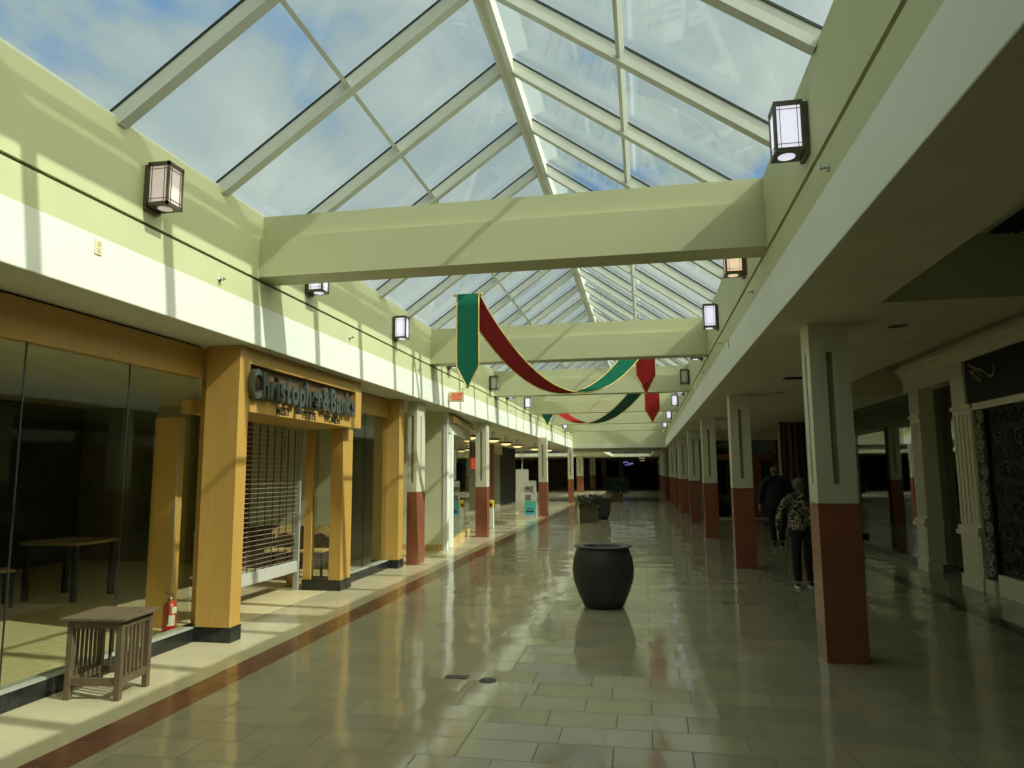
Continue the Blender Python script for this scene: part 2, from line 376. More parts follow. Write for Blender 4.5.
# ------------------------------------------------------------------ floor
struct(B('floor', 'floor', None, (-3.14, 3.50, YB, YE, -0.1, 0), (-3.14, 3.5, YE, YF, -0.1, 0)))
struct(B('trim_1', 'redstrip', None, (-3.42, -3.14, YB, YE, -0.1, 0)), 'red brown tile border along the left walkway')
struct(B('floor_left', 'beige', None, (-6.9, -3.42, 12.6, YE, -0.1, 0), (-4.30, -3.42, YB, 12.6, -0.1, 0), (-6.9, -4.30, 11.85, 12.6, -0.1, 0), (-14, -3.14, YE, YF, -0.1, 0)))
struct(B('trim_2', 'darkstrip', None, (3.50, 3.70, YB, 25.0, -0.1, 0)), 'dark tile border along the right shops')
struct(B('floor_right', 'floor', None, (3.70, 4.80, YB, 25.0, -0.1, 0)))
struct(B('floor_shop', 'shopfloor', None, (-10.6, -4.30, YB, 11.85, -0.1, 0)))

# ------------------------------------------------------------------ left: upper wall, soffit
mb = MB(); mb.use('white').box(XL-0.2, XL, YB, YE, ZS, ZW)
mb.use('yellow').box(XL-0.2, XL-0.006, YB, YE, ZW, ZD-0.014).box(XL-0.2, XL-0.006, YB, YE, ZD+0.014, ZT)
mb.use('reveal').box(XL-0.2, XL-0.03, YB, YE, ZD-0.014, ZD+0.014)
struct(mb.build('wall_left_upper'))
struct(B('ceiling_left', 'ceil', None, (-4.45, XL-0.002, YB, 12.3, ZS-0.006, ZS+0.25), (-7.2, XL-0.002, 12.3, YE, ZS-0.006, ZS+0.25)))
struct(B('ceiling_shop', 'shopceil', None, (-10.8, -4.45, YB-0.2, 12.3, ZS, ZS+0.25)))
# right
mb = MB(); mb.use('white').box(XR, XR+0.2, YB, YE, ZS, ZW)
mb.use('yellow').box(XR+0.006, XR+0.2, YB, YE, ZW, ZD-0.024).box(XR+0.006, XR+0.2, YB, YE, ZD+0.02, ZT)
mb.use('softreveal').box(XR+0.03, XR+0.2, YB, YE, ZD-0.024, ZD+0.02)
struct(mb.build('wall_right_upper'))
# right arcade ceiling with a raised tray and a raised strip along the shops
struct(B('ceiling_right', 'rceil', None,
  (XR+0.002, 1.83, YB, YE, ZS-0.006, ZS), (XR+0.2, 1.83, YB, YE, ZS, ZS+0.7), (1.83, 2.95, 5.78, YE, ZS, ZS+0.7), (2.95, 4.9, 13.0, 25.2, ZS, ZS+0.7),
  (1.83, 4.9, YB, 5.78, ZS+0.5, ZS+0.7), (2.95, 4.9, 5.78, 13.0, ZS+0.5, ZS+0.7), (2.95, 3.02, 5.78, 13.0, ZS, ZS+0.5), ))
# unseen back end, kept dark to cut light on camera-facing surfaces
struct(B('wall_back', 'shopwall', None, (-10.8, 5.0, YB-0.2, YB, 0, ZT+1.9)))

# end of the skylit hall and the far hall
struct(B('ceiling_far', 'ceil', None, (-14.2, -12, YE, YF, ZS, ZS+0.25), (-12, -5.0, YE, 42, ZS, ZS+0.25), (-12, -5.0, 56, YF, ZS, ZS+0.25), (-5.0, 3.6, YE, 46, ZS, ZS+0.25), (-5.0, -2.6, 46, 60, ZS, ZS+0.25), (0.6, 3.6, 46, 60, ZS, ZS+0.25), (-5.0, 3.6, 60, YF, ZS, ZS+0.25)))
mb = MB(); mb.box(XL-0.2, XR+0.2, YE, YE+0.3, ZS+0.25, ZT).prism([(XL-0.2, ZT), (XR+0.2, ZT), (RX, RZ+0.1)], 'y', YE, YE+0.3)
struct(mb.build('wall_end_upper', 'beam'))
struct(B('wall_far', 'dark', None, (-14.2, 3.6, YF, YF+0.2, 0, ZS)))
struct(B('wall_far_left', 'shutter', None, (-14.2, -14, YE, YF, 0, ZS)))
struct(B('wall_left_return', 'creamwall', None, (-14.2, -6.9, YE-0.2, YE, 0, ZS)))
mb = MB(); mb.box(-12, -5.0, 42, 56, ZS+0.12, ZS+0.14)
struct(mb.build('window_20', 'skyglass'))
mb = MB(); mb.box(-2.6, 0.6, 46, 60, ZS+0.12, ZS+0.14)
struct(mb.build('window_21', 'skyglass'))  # ceiling opening and pane added to brighten the far hall

# ------------------------------------------------------------------ skylight, one window per bay
def skylight():
    edges = [YB] + BEAMS + [YE]
    rafters = [4.38 + 1.33*k for k in range(-8, 26)]
    purl_l = (( XL+RX)/2, (ZT+RZ)/2); purl_r = ((XR+RX)/2, (ZT+RZ)/2)
    for n, (ya, yb) in enumerate(zip(edges, edges[1:])):
        if n == 0: continue
        root = bpy.data.objects.new('window_%d' % (n+1), None); C.objects.link(root); root['kind'] = 'structure'
        root['label'] = 'gabled skylight bay of white rafters and clear panes'
        root.location = (RX, ya, ZT)
        off = Vector((RX, ya, ZT))
        def part(mb, name, m):
            for v in mb.bm.verts: v.co -= off
            return mb.build(name, m, root)
        mb = MB()
        for s, X0 in ((-1, XL-0.12), (1, XR+0.12)):
            z0 = ZT + 0.05; z1 = RZ + 0.13
            mb.prism([(X0, z0), (RX, z1), (RX, z1+0.012), (X0, z0+0.012)], 'y', ya, yb)
        part(mb, 'pane', 'skyglass')
        for y in rafters:
            if not (ya - 0.02 < y < yb - 0.05): continue
            for X0 in (XL-0.02, XR+0.02):
                mb = MB(); mb.use('frame')
                d = Vector((RX-X0, 0, RZ-ZT)).normalized(); upn = Vector((-d.z, 0, d.x)) if X0 < 0 else Vector((d.z, 0, -d.x))
                p = Vector((X0, y, ZT)); q = Vector((RX, y, RZ))
                mb.bar(p + upn*0.015, q + upn*0.015, 0.092, 0.125, upn)
                mb.use('gasket').bar(p + upn*0.078, q + upn*0.078, 0.11, 0.016, upn)
                part(mb, 'rafter', None)
        mb = MB(); mb.use('frame').prism([(RX-0.075, RZ-0.10), (RX-0.03, RZ-0.13), (RX+0.03, RZ-0.13), (RX+0.075, RZ-0.10), (RX+0.075, RZ+0.07), (RX, RZ+0.11), (RX-0.075, RZ+0.07)], 'y', ya, yb)
        part(mb, 'ridge_beam', None)
        for (px, pz), X0 in ((purl_l, XL), (purl_r, XR)):
            mb = MB(); d = Vector((RX-X0, 0, RZ-ZT)).normalized(); upn = Vector((-d.z, 0, d.x)) if X0 < 0 else Vector((d.z, 0, -d.x))
            c = Vector((px, 0, pz)) + upn*0.02
            mb.bar(c + Vector((0, ya, 0)), c + Vector((0, yb, 0)), 0.04, 0.07, upn)
            part(mb, 'purlin', 'frame')
        mb = MB(); mb.box(XL-0.2, XL-0.03, ya, yb, ZT, ZT+0.04); part(mb, 'sill', 'frame')
        mb = MB(); mb.box(XR+0.03, XR+0.2, ya, yb, ZT, ZT+0.04); part(mb, 'sill', 'frame')
skylight()

struct(B('roof_light_block', 'shutter', None, (XL-0.2, XR+0.2, YB, BEAMS[0]+0.1, ZT, ZT+0.2)))  # unseen opaque roof added to cut light from behind the camera

# ------------------------------------------------------------------ crossbeams
for i, y in enumerate(BEAMS):
    mb = MB(); zb = 3.56; zm = 3.97
    mb.box(XL-0.02, XR+0.02, y, y+0.34, zb, zm).box(XL-0.02, XR+0.02, y+0.055, y+0.285, zm, ZT)
    o = mb.build('crossbeam', 'beam')
    for v in o.data.vertices: v.co -= Vector((RX, y+0.17, zb))
    o.location = (RX, y+0.17, zb)
    if i == 0: o.name = 'trim_9'; struct(o); continue
    tag(o, ['pale green painted crossbeam nearest the camera, under the big skylight', 'second pale green crossbeam from the camera, behind the green pennant',
         'third pale green crossbeam from the camera, behind the hanging red pennant', 'fourth pale green crossbeam from the camera',
         'fifth pale green crossbeam from the camera', 'farthest pale green crossbeam in the skylit hall'][i-1], 'beam', 'crossbeams under the skylight')

# ------------------------------------------------------------------ square columns
def column(x0, x1, y0, y1, label, zsplit=1.30, top=ZS, group='square columns'):
    cx, cy = (x0+x1)/2, (y0+y1)/2; hx, hy = (x1-x0)/2, (y1-y0)/2
    t = thing('column', label, 'column', (cx, cy, 0), 0, group)
    B('base_cladding', 'coltile', t, (-hx-0.004, hx+0.004, -hy-0.004, hy+0.004, 0, zsplit))
    mb = MB(); g = 0.028; za, zb = zsplit+0.16, top-0.26; d = 0.03
    mb.use('groove').box(-hx+d, hx-d, -hy+d, hy-d, zsplit, top)
    mb.use('cream')
    for s in (-1, 1):
        for a, b in ((-hx, -g), (g, hx)):
            mb.box(a, b, min(s*hy, s*(hy-d)), max(s*hy, s*(hy-d)), zsplit, top)
        mb.box(-g, g, min(s*hy, s*(hy-d)), max(s*hy, s*(hy-d)), zsplit, za).box(-g, g, min(s*hy, s*(hy-d)), max(s*hy, s*(hy-d)), zb, top)
        for a, b in ((-hy+d, -g), (g, hy-d)):
            mb.box(min(s*hx, s*(hx-d)), max(s*hx, s*(hx-d)), a, b, zsplit, top)
        mb.box(min(s*hx, s*(hx-d)), max(s*hx, s*(hx-d)), -g, g, zsplit, za).box(min(s*hx, s*(hx-d)), max(s*hx, s*(hx-d)), -g, g, zb, top)
    mb.build('shaft', None, t)
    return t
RC = [(1.445, 6.45), (1.44, 12.32), (1.40, 17.8), (1.37, 22.9), (1.30, 27.9), (1.28, 33.0), (1.26, 37.6), (1.26, 43), (1.26, 48.5), (1.26, 54), (1.26, 60), (1.26, 66), (1.26, 73)]
for i, (x, y) in enumerate(RC):
    lab = ['cream column with terracotta tile base nearest the camera in the right row', 'cream and terracotta column second in the right row, left of the walking man',
           'cream and terracotta column third in the right row', 'cream and terracotta column fourth in the right row', 'cream and terracotta column fifth in the right row'] 
    column(x, x+0.325, y, y+0.31, lab[i] if i < 5 else 'cream and terracotta column %s from the camera in the right row' % ORD[i], 1.305)
column(-4.125, -3.955, 12.02, 12.50, 'cream and terracotta column beside the orange wooden shopfront', 1.26)
column(-4.17, -3.89, 17.37, 17.70, 'cream and terracotta column in front of the angled glass shopfront', 1.24)
column(-3.83, -3.52, 25.85, 26.16, 'cream and terracotta column beside the FREE poster stand', 1.24)
column(-3.92, -3.66, 36.9, 37.2, 'cream and terracotta column at the left end of the skylit hall', 1.24)
for k, (x, y) in enumerate(((-5.35, 57), (-4.9, 65), (-4.45, 75), (-2.75, 78))):
    column(x, x+0.5, y, y+0.5, ['cream and terracotta column in the far hall, just right of the hall end column', 'cream and terracotta column in the far hall, second from left', 'cream and terracotta column in the far hall behind the bushy plant', 'cream column in the far hall, rightmost beside the purple sign'][k])

# ------------------------------------------------------------------ wall lanterns
def lantern(glass):
    t = thing('wall_lantern', 'lantern', 'lamp', (0, 0, 0), 0, 'bronze wall lanterns')
    B('backplate', 'bronze', t, (0, 0.03, -0.085, 0.085, -0.20, 0.16))
    w, d, h = 0.092, 0.185, 0.175
    mb = MB()
    for y in (-w, w-0.018):
        for x in (0.03, d+0.03-0.018): mb.box(x, x+0.018, y, y+0.018, -h, h)
    mb.box(0.03, d+0.03, -w, w, h-0.022, h).box(0.03, d+0.03, -w, w, -h, -h+0.012)
    for z in (-h+0.012, h-0.034): mb.box(0.03, d+0.03, -w, -w+0.012, z, z+0.014).box(0.03, d+0.03, w-0.012, w, z, z+0.014).box(d+0.018, d+0.03, -w, w, z, z+0.014)
    q = 0.004
    for y in (-w+0.036, w-0.04): mb.box(d+0.026, d+0.0305, y, y+q, -h, h)
    for x in (0.066, d-0.01):
        for y in (-w-0.0005, w-q): mb.box(x, x+q, y, y+q, -h, h)
    for z in (-h+0.05, h-0.06):
        mb.box(d+0.026, d+0.0305, -w, w, z, z+q)
        for y in (-w-0.0005, w-q): mb.box(0.03, d+0.03, y, y+q, z, z+q)
    mb.build('cage', 'bronze', t)
    B('glass_shade', glass, t, (0.04, d+0.022, -w+0.008, w-0.008, -h+0.014, h-0.024))
    MB().lathe([(0.0, -h-0.004), (0.055, -h-0.004), (0.055, -h+0.002)], 0.13, 0, 0, 20).build('bottom_lens', glass, t)
    return t
protos = {}
def place_lantern(x, y, z, rz, glass, label):
    if glass not in protos:
        protos[glass] = lantern(glass); o = protos[glass]; o.location = (x, y, z); o.rotation_euler = (0, 0, rz); o['label'] = label
    else: o = copy_thing(protos[glass], (x, y, z), label, rz)
LY = [(4.74, 'lamppink'), (7.42, 'lampwhite'), (10.3, 'lampwhite'), (13.4, 'lampwhite'), (17.25, 'lampoff'), (19.5, 'lampwhite'), (22.5, 'lampwhite'), (28.1, 'lampwhite'), (33.5, 'lampwhite'), (37.2, 'lampwarm')]
RY = [(4.74, 'lampwhite'), (7.65, 'lampwarm'), (10.5, 'lampwhite'), (13.4, 'lampwhite'), (17.2, 'lampoff'), (19.6, 'lampwhite'), (22.9, 'lampwhite'), (28.4, 'lampwhite'), (33.8, 'lampwhite'), (37.2, 'lampwarm')]
for side, rows, x, rz in (('left', LY, XL-0.004, 0), ('right', RY, XR+0.004, math.pi)):
    for i, (y, g) in enumerate(rows):
        st = {'lamppink': 'dimly lit', 'lampwhite': 'white lit', 'lampwarm': 'warm lit', 'lampoff': 'unlit'}[g]
        place_lantern(x, y, 3.835, rz, g, '%s bronze box lantern on the %s upper wall, %s from the camera' % (st, side, ORD[i]) if i else '%s bronze box lantern on the %s upper wall, nearest the camera' % (st, side))

# ------------------------------------------------------------------ sprinklers, outlet
def sprinkler():
    t = thing('sprinkler_head', 's', 'sprinkler', (0, 0, 0), 0, 'sidewall sprinkler heads')
    MB().tube([(0, 0, 0), (0.008, 0, 0)], 0.032, 12).build('escutcheon', 'chrome', t)
    MB().tube([(0.008, 0, 0), (0.06, 0, 0)], 0.011, 8).tube([(0.055, 0, -0.02), (0.055, 0, 0.02)], 0.006, 6).build('nozzle', 'chrome', t)
    MB().box(0.06, 0.066, -0.024, 0.024, -0.008, 0.02).build('deflector', 'chrome', t)
    return t
sp = None
for side, x, rz, ys in (('left', XL-0.004, 0, (5.69, 8.61, 11.53, 14.5, 20.0)), ('right', XR+0.004, math.pi, (4.27, 7.22, 10.14, 13.1, 16.0))):
    for i, y in enumerate(ys):
        lab = 'small chrome sprinkler head on the %s upper wall, %s from the camera' % (side, ORD[i] if i else 'nearest one')
        if sp is None: sp = sprinkler(); sp.scale = (0.75, 0.75, 0.75); sp.location = (x, y, 3.355); sp.rotation_euler.z = rz; sp['label'] = lab
        else: copy_thing(sp, (x, y, 3.365), lab, rz)
t = thing('wall_outlet', 'ivory outlet plate on the white band of the left wall', 'outlet', (XL, 4.23, 3.19))
B('plate', 'exitbody', t, (0, 0.008, -0.035, 0.035, -0.055, 0.055), bevel=0.003)
B('socket', 'creamwall', t, (0.006, 0.011, -0.016, 0.016, 0.008, 0.038), (0.006, 0.011, -0.016, 0.016, -0.038, -0.008))
t = thing('wall_outlet', 'thin dark plate on the white band of the right wall', 'outlet', (XR, 9.35, 3.22)); t.rotation_euler.z = math.pi
B('plate', 'groove', t, (0, 0.006, -0.02, 0.02, -0.06, 0.06), bevel=0.002)

# ------------------------------------------------------------------ left shop with the orange wood front
XG = -4.35
def shop_left():
    base = B('baseboard_left', 'blackbase', None, (-4.42, -4.285, YB, 6.30, 0, 0.125), (-4.42, -4.285, 9.64, 11.55, 0, 0.125)); struct(base)
    struct(B('trim_3', 'ledge', None, (-4.42, -4.285, YB, 6.30, 0.125, 0.14), (-4.42, -4.285, 9.64, 11.55, 0.125, 0.14)), 'grey sill ledge under the shop glass')
    struct(B('trim_4', 'wood', None, (-4.44, -4.33, YB, 6.30, 2.54, 2.845), (-4.44, -4.33, 9.64, 11.55, 2.54, 2.845)), 'orange wood header over the shop glass')
    struct(B('trim_5', 'gasket', None, (-4.44, -4.35, YB, 6.30, 2.845, ZS-0.008), (-4.44, -4.35, 9.64, 11.55, 2.845, ZS-0.008)), 'black strip standing in for the shaded gap above the wood header')  # black strip painted in for the shade of the gap
    # panes
    cuts = [YB, -2.6, -0.4, 1.9, 4.28, 5.33, 6.30]
    w = bpy.data.objects.new('window_11', None); C.objects.link(w); w['kind'] = 'structure'; w['label'] = 'frameless shop window of tall glass panes left'
    for a, b in zip(cuts, cuts[1:]):
        B('pane', 'shopglass', w, (XG-0.006, XG+0.006, a+0.004, b-0.004, 0.14, 2.54))
    for c in cuts[1:-1]: B('joint', 'gasket', w, (XG-0.006, XG+0.006, c-0.003, c+0.003, 0.14, 2.54))
    w = bpy.data.objects.new('window_12', None); C.objects.link(w); w['kind'] = 'structure'; w['label'] = 'frameless shop window right of the entrance'
    for a, b in ((9.66, 10.6), (10.6, 11.55)):
        B('pane', 'shopglass', w, (XG-0.006, XG+0.006, a+0.004, b-0.004, 0.14, 2.54))
    B('joint', 'gasket', w, (XG-0.006, XG+0.006, 10.596, 10.604, 0.14, 2.54))
    # orange clad columns
    def clad(name, label, boxes, base, loc):
        t = thing(name, label, 'pilaster', loc, 0, 'orange wood shopfront posts')
        l = Vector(loc)
        def rel(b): return (b[0]-l.x, b[1]-l.x, b[2]-l.y, b[3]-l.y, b[4], b[5])
        B('cladding', 'wood', t, *[rel(b) for b in boxes])
        B('base', 'blackbase', t, *[rel(b) for b in base])
        return t
    clad('shopfront_post', 'wide orange wood post left of the shop entrance, beside the slatted table',
         [(-4.27, -3.91, 6.30, 6.48, 0.142, ZS-0.01), (-4.40, -4.27, 6.42, 6.48, 0.142, ZS-0.01)], [(-4.42, -3.90, 6.305, 6.49, 0, 0.142)], (-4.1, 6.37, 0))
    clad('shopfront_post', 'narrow orange wood post right of the shop entrance, under the sign end',
         [(-4.30, -4.13, 9.28, 9.62, 0.14, 2.21), (-4.69, -4.58, 9.30, 9.40, 0.14, 2.21)], [(-4.69, -4.12, 9.27, 9.64, 0, 0.14)], (-4.4, 9.45, 0))
    clad('shopfront_post', 'orange wood post at the right end of the shopfront, beside the cream column',
         [(-4.42, -4.12, 11.56, 11.80, 0.14, ZS-0.01)], [(-4.43, -4.11, 11.555, 11.82, 0, 0.14)], (-4.3, 11.68, 0))
    t = thing('shopfront_post', 'orange wood jamb inside the shop beside the fire extinguisher', 'pilaster', (-5.03, 6.85, 0), 0, 'orange wood shopfront posts')
    B('cladding', 'wood', t, (-0.16, 0.12, -0.06, 0.06, 0, 2.2))
    B('edge_strip', 'ledge', t, (0.12, 0.13, -0.062, -0.04, 0, 2.1))
    # side return glass next to the narrow post
    w = bpy.data.objects.new('window_13', None); C.objects.link(w); w['kind'] = 'structure'; w['label'] = 'narrow glass pane in the entrance return'
    B('pane', 'shopglass', w, (-4.60, -4.30, 9.325, 9.335, 0.14, 2.2))
    # bulkhead with the sign
    t = thing('shop_sign', 'orange wood sign bulkhead with dark raised letters over the shop entrance', 'sign', (-4.0, 7.9, 2.2))
    o = Vector((-4.0, 7.9, 2.2))
    def rb(x0, x1, y0, y1, z0, z1): return (x0-o.x, x1-o.x, y0-o.y, y1-o.y, z0-o.z, z1-o.z)
    B('bulkhead', 'wood', t, rb(-4.69, -3.93, 6.49, 9.42, 2.71, 2.86), rb(-4.69, -3.93, 9.22, 9.42, 2.215, 2.71), rb(-4.28, -3.93, 6.49, 6.52, 2.215, 2.71), rb(-4.69, -3.93, 6.52, 9.22, 2.215, 2.35), rb(-4.12, -4.02, 6.52, 9.22, 2.35, 2.71))
    B('back_panel', 'darkwood', t, rb(-4.02, -4.005, 6.52, 9.22, 2.35, 2.71))
    # raised letters with serif feet
    y = 6.44; z = 2.365; H = 0.305
    serif_feet = set('hrinpk'); SX = 0.725
    for ch in 'Christopher&Banks':
        me = text_mesh(ch, H*1.32, 0.024, 0.011, SX)
        if not len(me.vertices): continue
        x0 = min(v.co.x for v in me.vertices); x1 = max(v.co.x for v in me.vertices)
        bm = bmesh.new(); bm.from_mesh(me)
        def sbox(a, b, c, d):
            vv = [bm.verts.new(p) for p in ((a,c,-.024),(b,c,-.024),(b,d,-.024),(a,d,-.024),(a,c,.024),(b,c,.024),(b,d,.024),(a,d,.024))]
            for q in ((3,2,1,0),(4,5,6,7),(0,1,5,4),(1,2,6,5),(2,3,7,6),(3,0,4,7)): bm.faces.new([vv[i] for i in q])
        if ch in 'hnk': sbox(x0-0.012, x0+0.048, -0.004, 0.012); sbox(x1-0.046, x1+0.012, -0.004, 0.012)
        if ch in 'ri': sbox(x0-0.012, x0+0.05, -0.004, 0.012)
        if ch in 'hkB': sbox(x0-0.014, x0+0.02, 0.27, 0.286)
        if ch == 'B': sbox(x0-0.014, x0+0.03, -0.004, 0.012)
        if ch == 'p': sbox(x0-0.012, x0+0.05, -0.104, -0.088)
        bm.to_mesh(me); bm.free()
        ux, uy, un = Vector((0,1,0)), Vector((0,0,1)), Vector((1,0,0))
        org = Vector((-3.875, y, z)) - o
        for v in me.vertices: v.co = org + ux*(v.co.x - x0) + uy*v.co.y + un*v.co.z
        me.materials.clear(); me.materials.append(M['letter'])
        lo = bpy.data.objects.new('letter', me); C.objects.link(lo); lo.parent = t
        y += (x1-x0) + 0.022
    LETTER_END = y
    for word, ys in (('MISSY', 7.06), ('PETITE', 7.66), ('WOMEN', 8.24)):
        text_obj('lettering', word, 0.125, 0.003, 'letterface', t, Vector((-3.927, ys, 2.232)) - o, (0,1,0), (0,0,1), 0.002, 0.95)
    # roller grille
    t = thing('roller_grille', 'partly lowered metal roller grille across the shop entrance', 'grille', (-4.77, 7.95, 0))
    mb = MB(); y0, y1 = 7.06 - 7.95, 9.24 - 7.95
    z = 0.42
    while z < 2.2:
        mb.tube([(0, y0, z), (0, y1, z)], 0.0045, 6); z += 0.058
    y = y0 + 0.03; links = MB()
    while y < y1:
        links.box(-0.007, 0.007, y-0.004, y+0.004, 0.40, 2.2); y += 0.185
    links.build('link_chains', 'bronze', t)
    mb.build('curtain', 'rodmetal', t)
    B('bottom_bar', 'greywhite', t, (-0.03, 0.03, y0, y1, 0.25, 0.40), bevel=0.008)
    B('guide_rail', 'ledge', t, (-0.035, 0.035, y1-0.0, y1+0.04, 0.0, 2.2))
    B('guide_rail', 'ledge', t, (-0.035, 0.035, y0-0.04, y0, 0.0, 2.2))
    # room
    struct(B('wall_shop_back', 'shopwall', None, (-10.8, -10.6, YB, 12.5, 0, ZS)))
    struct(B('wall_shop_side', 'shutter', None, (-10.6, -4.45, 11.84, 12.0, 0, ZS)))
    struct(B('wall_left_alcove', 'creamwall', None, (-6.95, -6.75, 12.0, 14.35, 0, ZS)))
shop_left()

# things inside the shop
def chair(label, loc, rz):
    t = thing('wooden_chair', label, 'chair', loc, rz, 'tan wooden chairs inside the shop')
    B('seat', 'tanwood', t, (-0.2, 0.2, -0.2, 0.2, 0.42, 0.45), bevel=0.008)
    mb = MB(); outer = []; inner = []
    for k in range(9):
        a = -0.22 + 0.44*k/8; outer.append((a, 0.80 - 0.10*(abs(a)/0.22)**2.2 + 0.0)); inner.append((a*0.92, 0.68 - 0.16*(abs(a)/0.22)**2))
    mb.prism(outer + inner[::-1], 'y', 0.185, 0.21); mb.build('backrest', 'tanwood', t)
    for x in (-0.19, 0.16):
        B('leg', 'black', t, (x, x+0.03, -0.19, -0.16, 0, 0.42)); B('leg', 'black', t, (x, x+0.03, 0.175, 0.205, 0, 0.66))
    return t
chair('tan wooden chair with curved back behind the roller grille', (-5.52, 10.2, 0), 0.15)
chair('tan wooden chair seen through the narrow entrance pane', (-4.96, 10.2, 0), 0.1)
chair('tan wooden chair at the far left inside the dark shop', (-7.85, 7.5, 0), 2.6)
t = thing('dining_table', 'tan topped table inside the dark shop window', 'table', (-7.45, 8.3, 0))
B('tabletop', 'dimwood', t, (-0.45, 0.38, -0.4, 0.4, 0.70, 0.74), bevel=0.01)
for x in (-0.42, 0.29):
    for y in (-0.35, 0.29): B('leg', 'black', t, (x, x+0.06, y, y+0.06, 0, 0.70))
t = thing('display_counter', 'grey white low counter behind the roller grille', 'counter', (-6.15, 9.6, 0))
B('body', 'greywhite', t, (-0.3, 0.16, -0.2, 0.2, 0.05, 0.72)); B('plinth', 'black', t, (-0.28, 0.14, -0.18, 0.18, 0, 0.05)); B('worktop', 'greywhite', t, (-0.32, 0.18, -0.22, 0.22, 0.72, 0.75))
t = thing('partition_panel', 'cream folding partition with dark seams behind the roller grille', 'partition', (-5.95, 11.3, 0))
for k in range(5): B('leaf_panel', 'creamwall', t, (-0.75 + k*0.31, -0.46 + k*0.31, -0.03, 0.03, 0.72, 2.6))
B('frame_post', 'brown', t, (-1.06, -0.78, -0.05, 0.05, 0, 2.7)); B('frame_post', 'brown', t, (0.82, 0.92, -0.05, 0.05, 0, 2.7))
B('lower_panel', 'darkwood', t, (-0.75, 0.80, -0.02, 0.02, 0.0, 0.70))
t = thing('wooden_stop_post', 'short orange wood block on the floor under the grille end', 'post', (-5.0, 9.55, 0))
B('block', 'wood', t, (-0.04, 0.05, -0.05, 0.05, 0.0, 0.20), bevel=0.006)

# fire extinguisher
t = thing('fire_extinguisher', 'red fire extinguisher with white labels behind the shop glass', 'fire extinguisher', (-4.575, 6.345, 0))
MB().lathe([(0, 0), (0.060, 0), (0.064, 0.01), (0.064, 0.30), (0.058, 0.335), (0.03, 0.36), (0.024, 0.37), (0, 0.37)], n=24).build('cylinder', 'red', t)
MB().lathe([(0, 0.37), (0.022, 0.37), (0.022, 0.40), (0, 0.40)], n=12).build('valve', 'chrome', t)
MB().bar((0, -0.05, 0.40), (0, 0.03, 0.40), 0.02, 0.012).bar((0, -0.07, 0.45), (0, 0.03, 0.42), 0.018, 0.010).build('lever', 'black', t)
MB().tube([(0.0, -0.02, 0.385), (0.03, -0.06, 0.37), (0.035, -0.075, 0.30), (0.03, -0.074, 0.16)], 0.009, 8).build('hose', 'black', t)
def label_patch(z0, z1, a0, a1, r=0.0655, n=6):
    mb = MB()
    pts = [(r*math.cos(math.radians(a0+(a1-a0)*k/n)), r*math.sin(math.radians(a0+(a1-a0)*k/n))) for k in range(n+1)]
    pin = [(0.98*x, 0.98*y) for x, y in pts]
    return mb.prism(pts + pin[::-1], 'z', z0, z1)
label_patch(0.14, 0.24, -75, -10).build('label_plate', 'paper', t)
label_patch(0.255, 0.315, -40, 30).build('label_plate', 'paper', t)
MB().tube([(0.01, 0, 0.42), (0.02, -0.005, 0.50), (0.03, -0.02, 0.53)], 0.003, 6).build('safety_tag', 'yellowp', t)

# mission side table
t = thing('side_table', 'weathered slatted wooden side table on the walkway by the shop glass', 'table', (-3.92, 4.775, 0), math.radians(6))
B('tabletop', 'tablewood', t, (-0.245, 0.245, -0.225, 0.23, 0.55, 0.572), bevel=0.005)
hx, hy, lw = 0.186, 0.168, 0.042
for sx in (-1, 1):
    for sy in (-1, 1):
        B('leg', 'tablewood', t, (sx*hx-lw/2, sx*hx+lw/2, sy*hy-lw/2, sy*hy+lw/2, 0, 0.55), bevel=0.003)
for s in (-1, 1):
    B('rail', 'tablewood', t, (-hx, hx, s*hy-0.014, s*hy+0.014, 0.495, 0.55)); B('rail', 'tablewood', t, (-hx, hx, s*hy-0.014, s*hy+0.014, 0.10, 0.15))
    B('rail', 'tablewood', t, (s*hx-0.014, s*hx+0.014, -hy, hy, 0.495, 0.55)); B('rail', 'tablewood', t, (s*hx-0.014, s*hx+0.014, -hy, hy, 0.10, 0.15))
    for k in range(5):
        y = -0.096 + k*0.048
        B('slat', 'tablewood', t, (s*hx-0.007, s*hx+0.007, y-0.009, y+0.009, 0.15, 0.495))
for k in range(5):
    x = -0.108 + k*0.054
    B('slat', 'tablewood', t, (x-0.010, x+0.010, hy-0.007, hy+0.007, 0.15, 0.495))

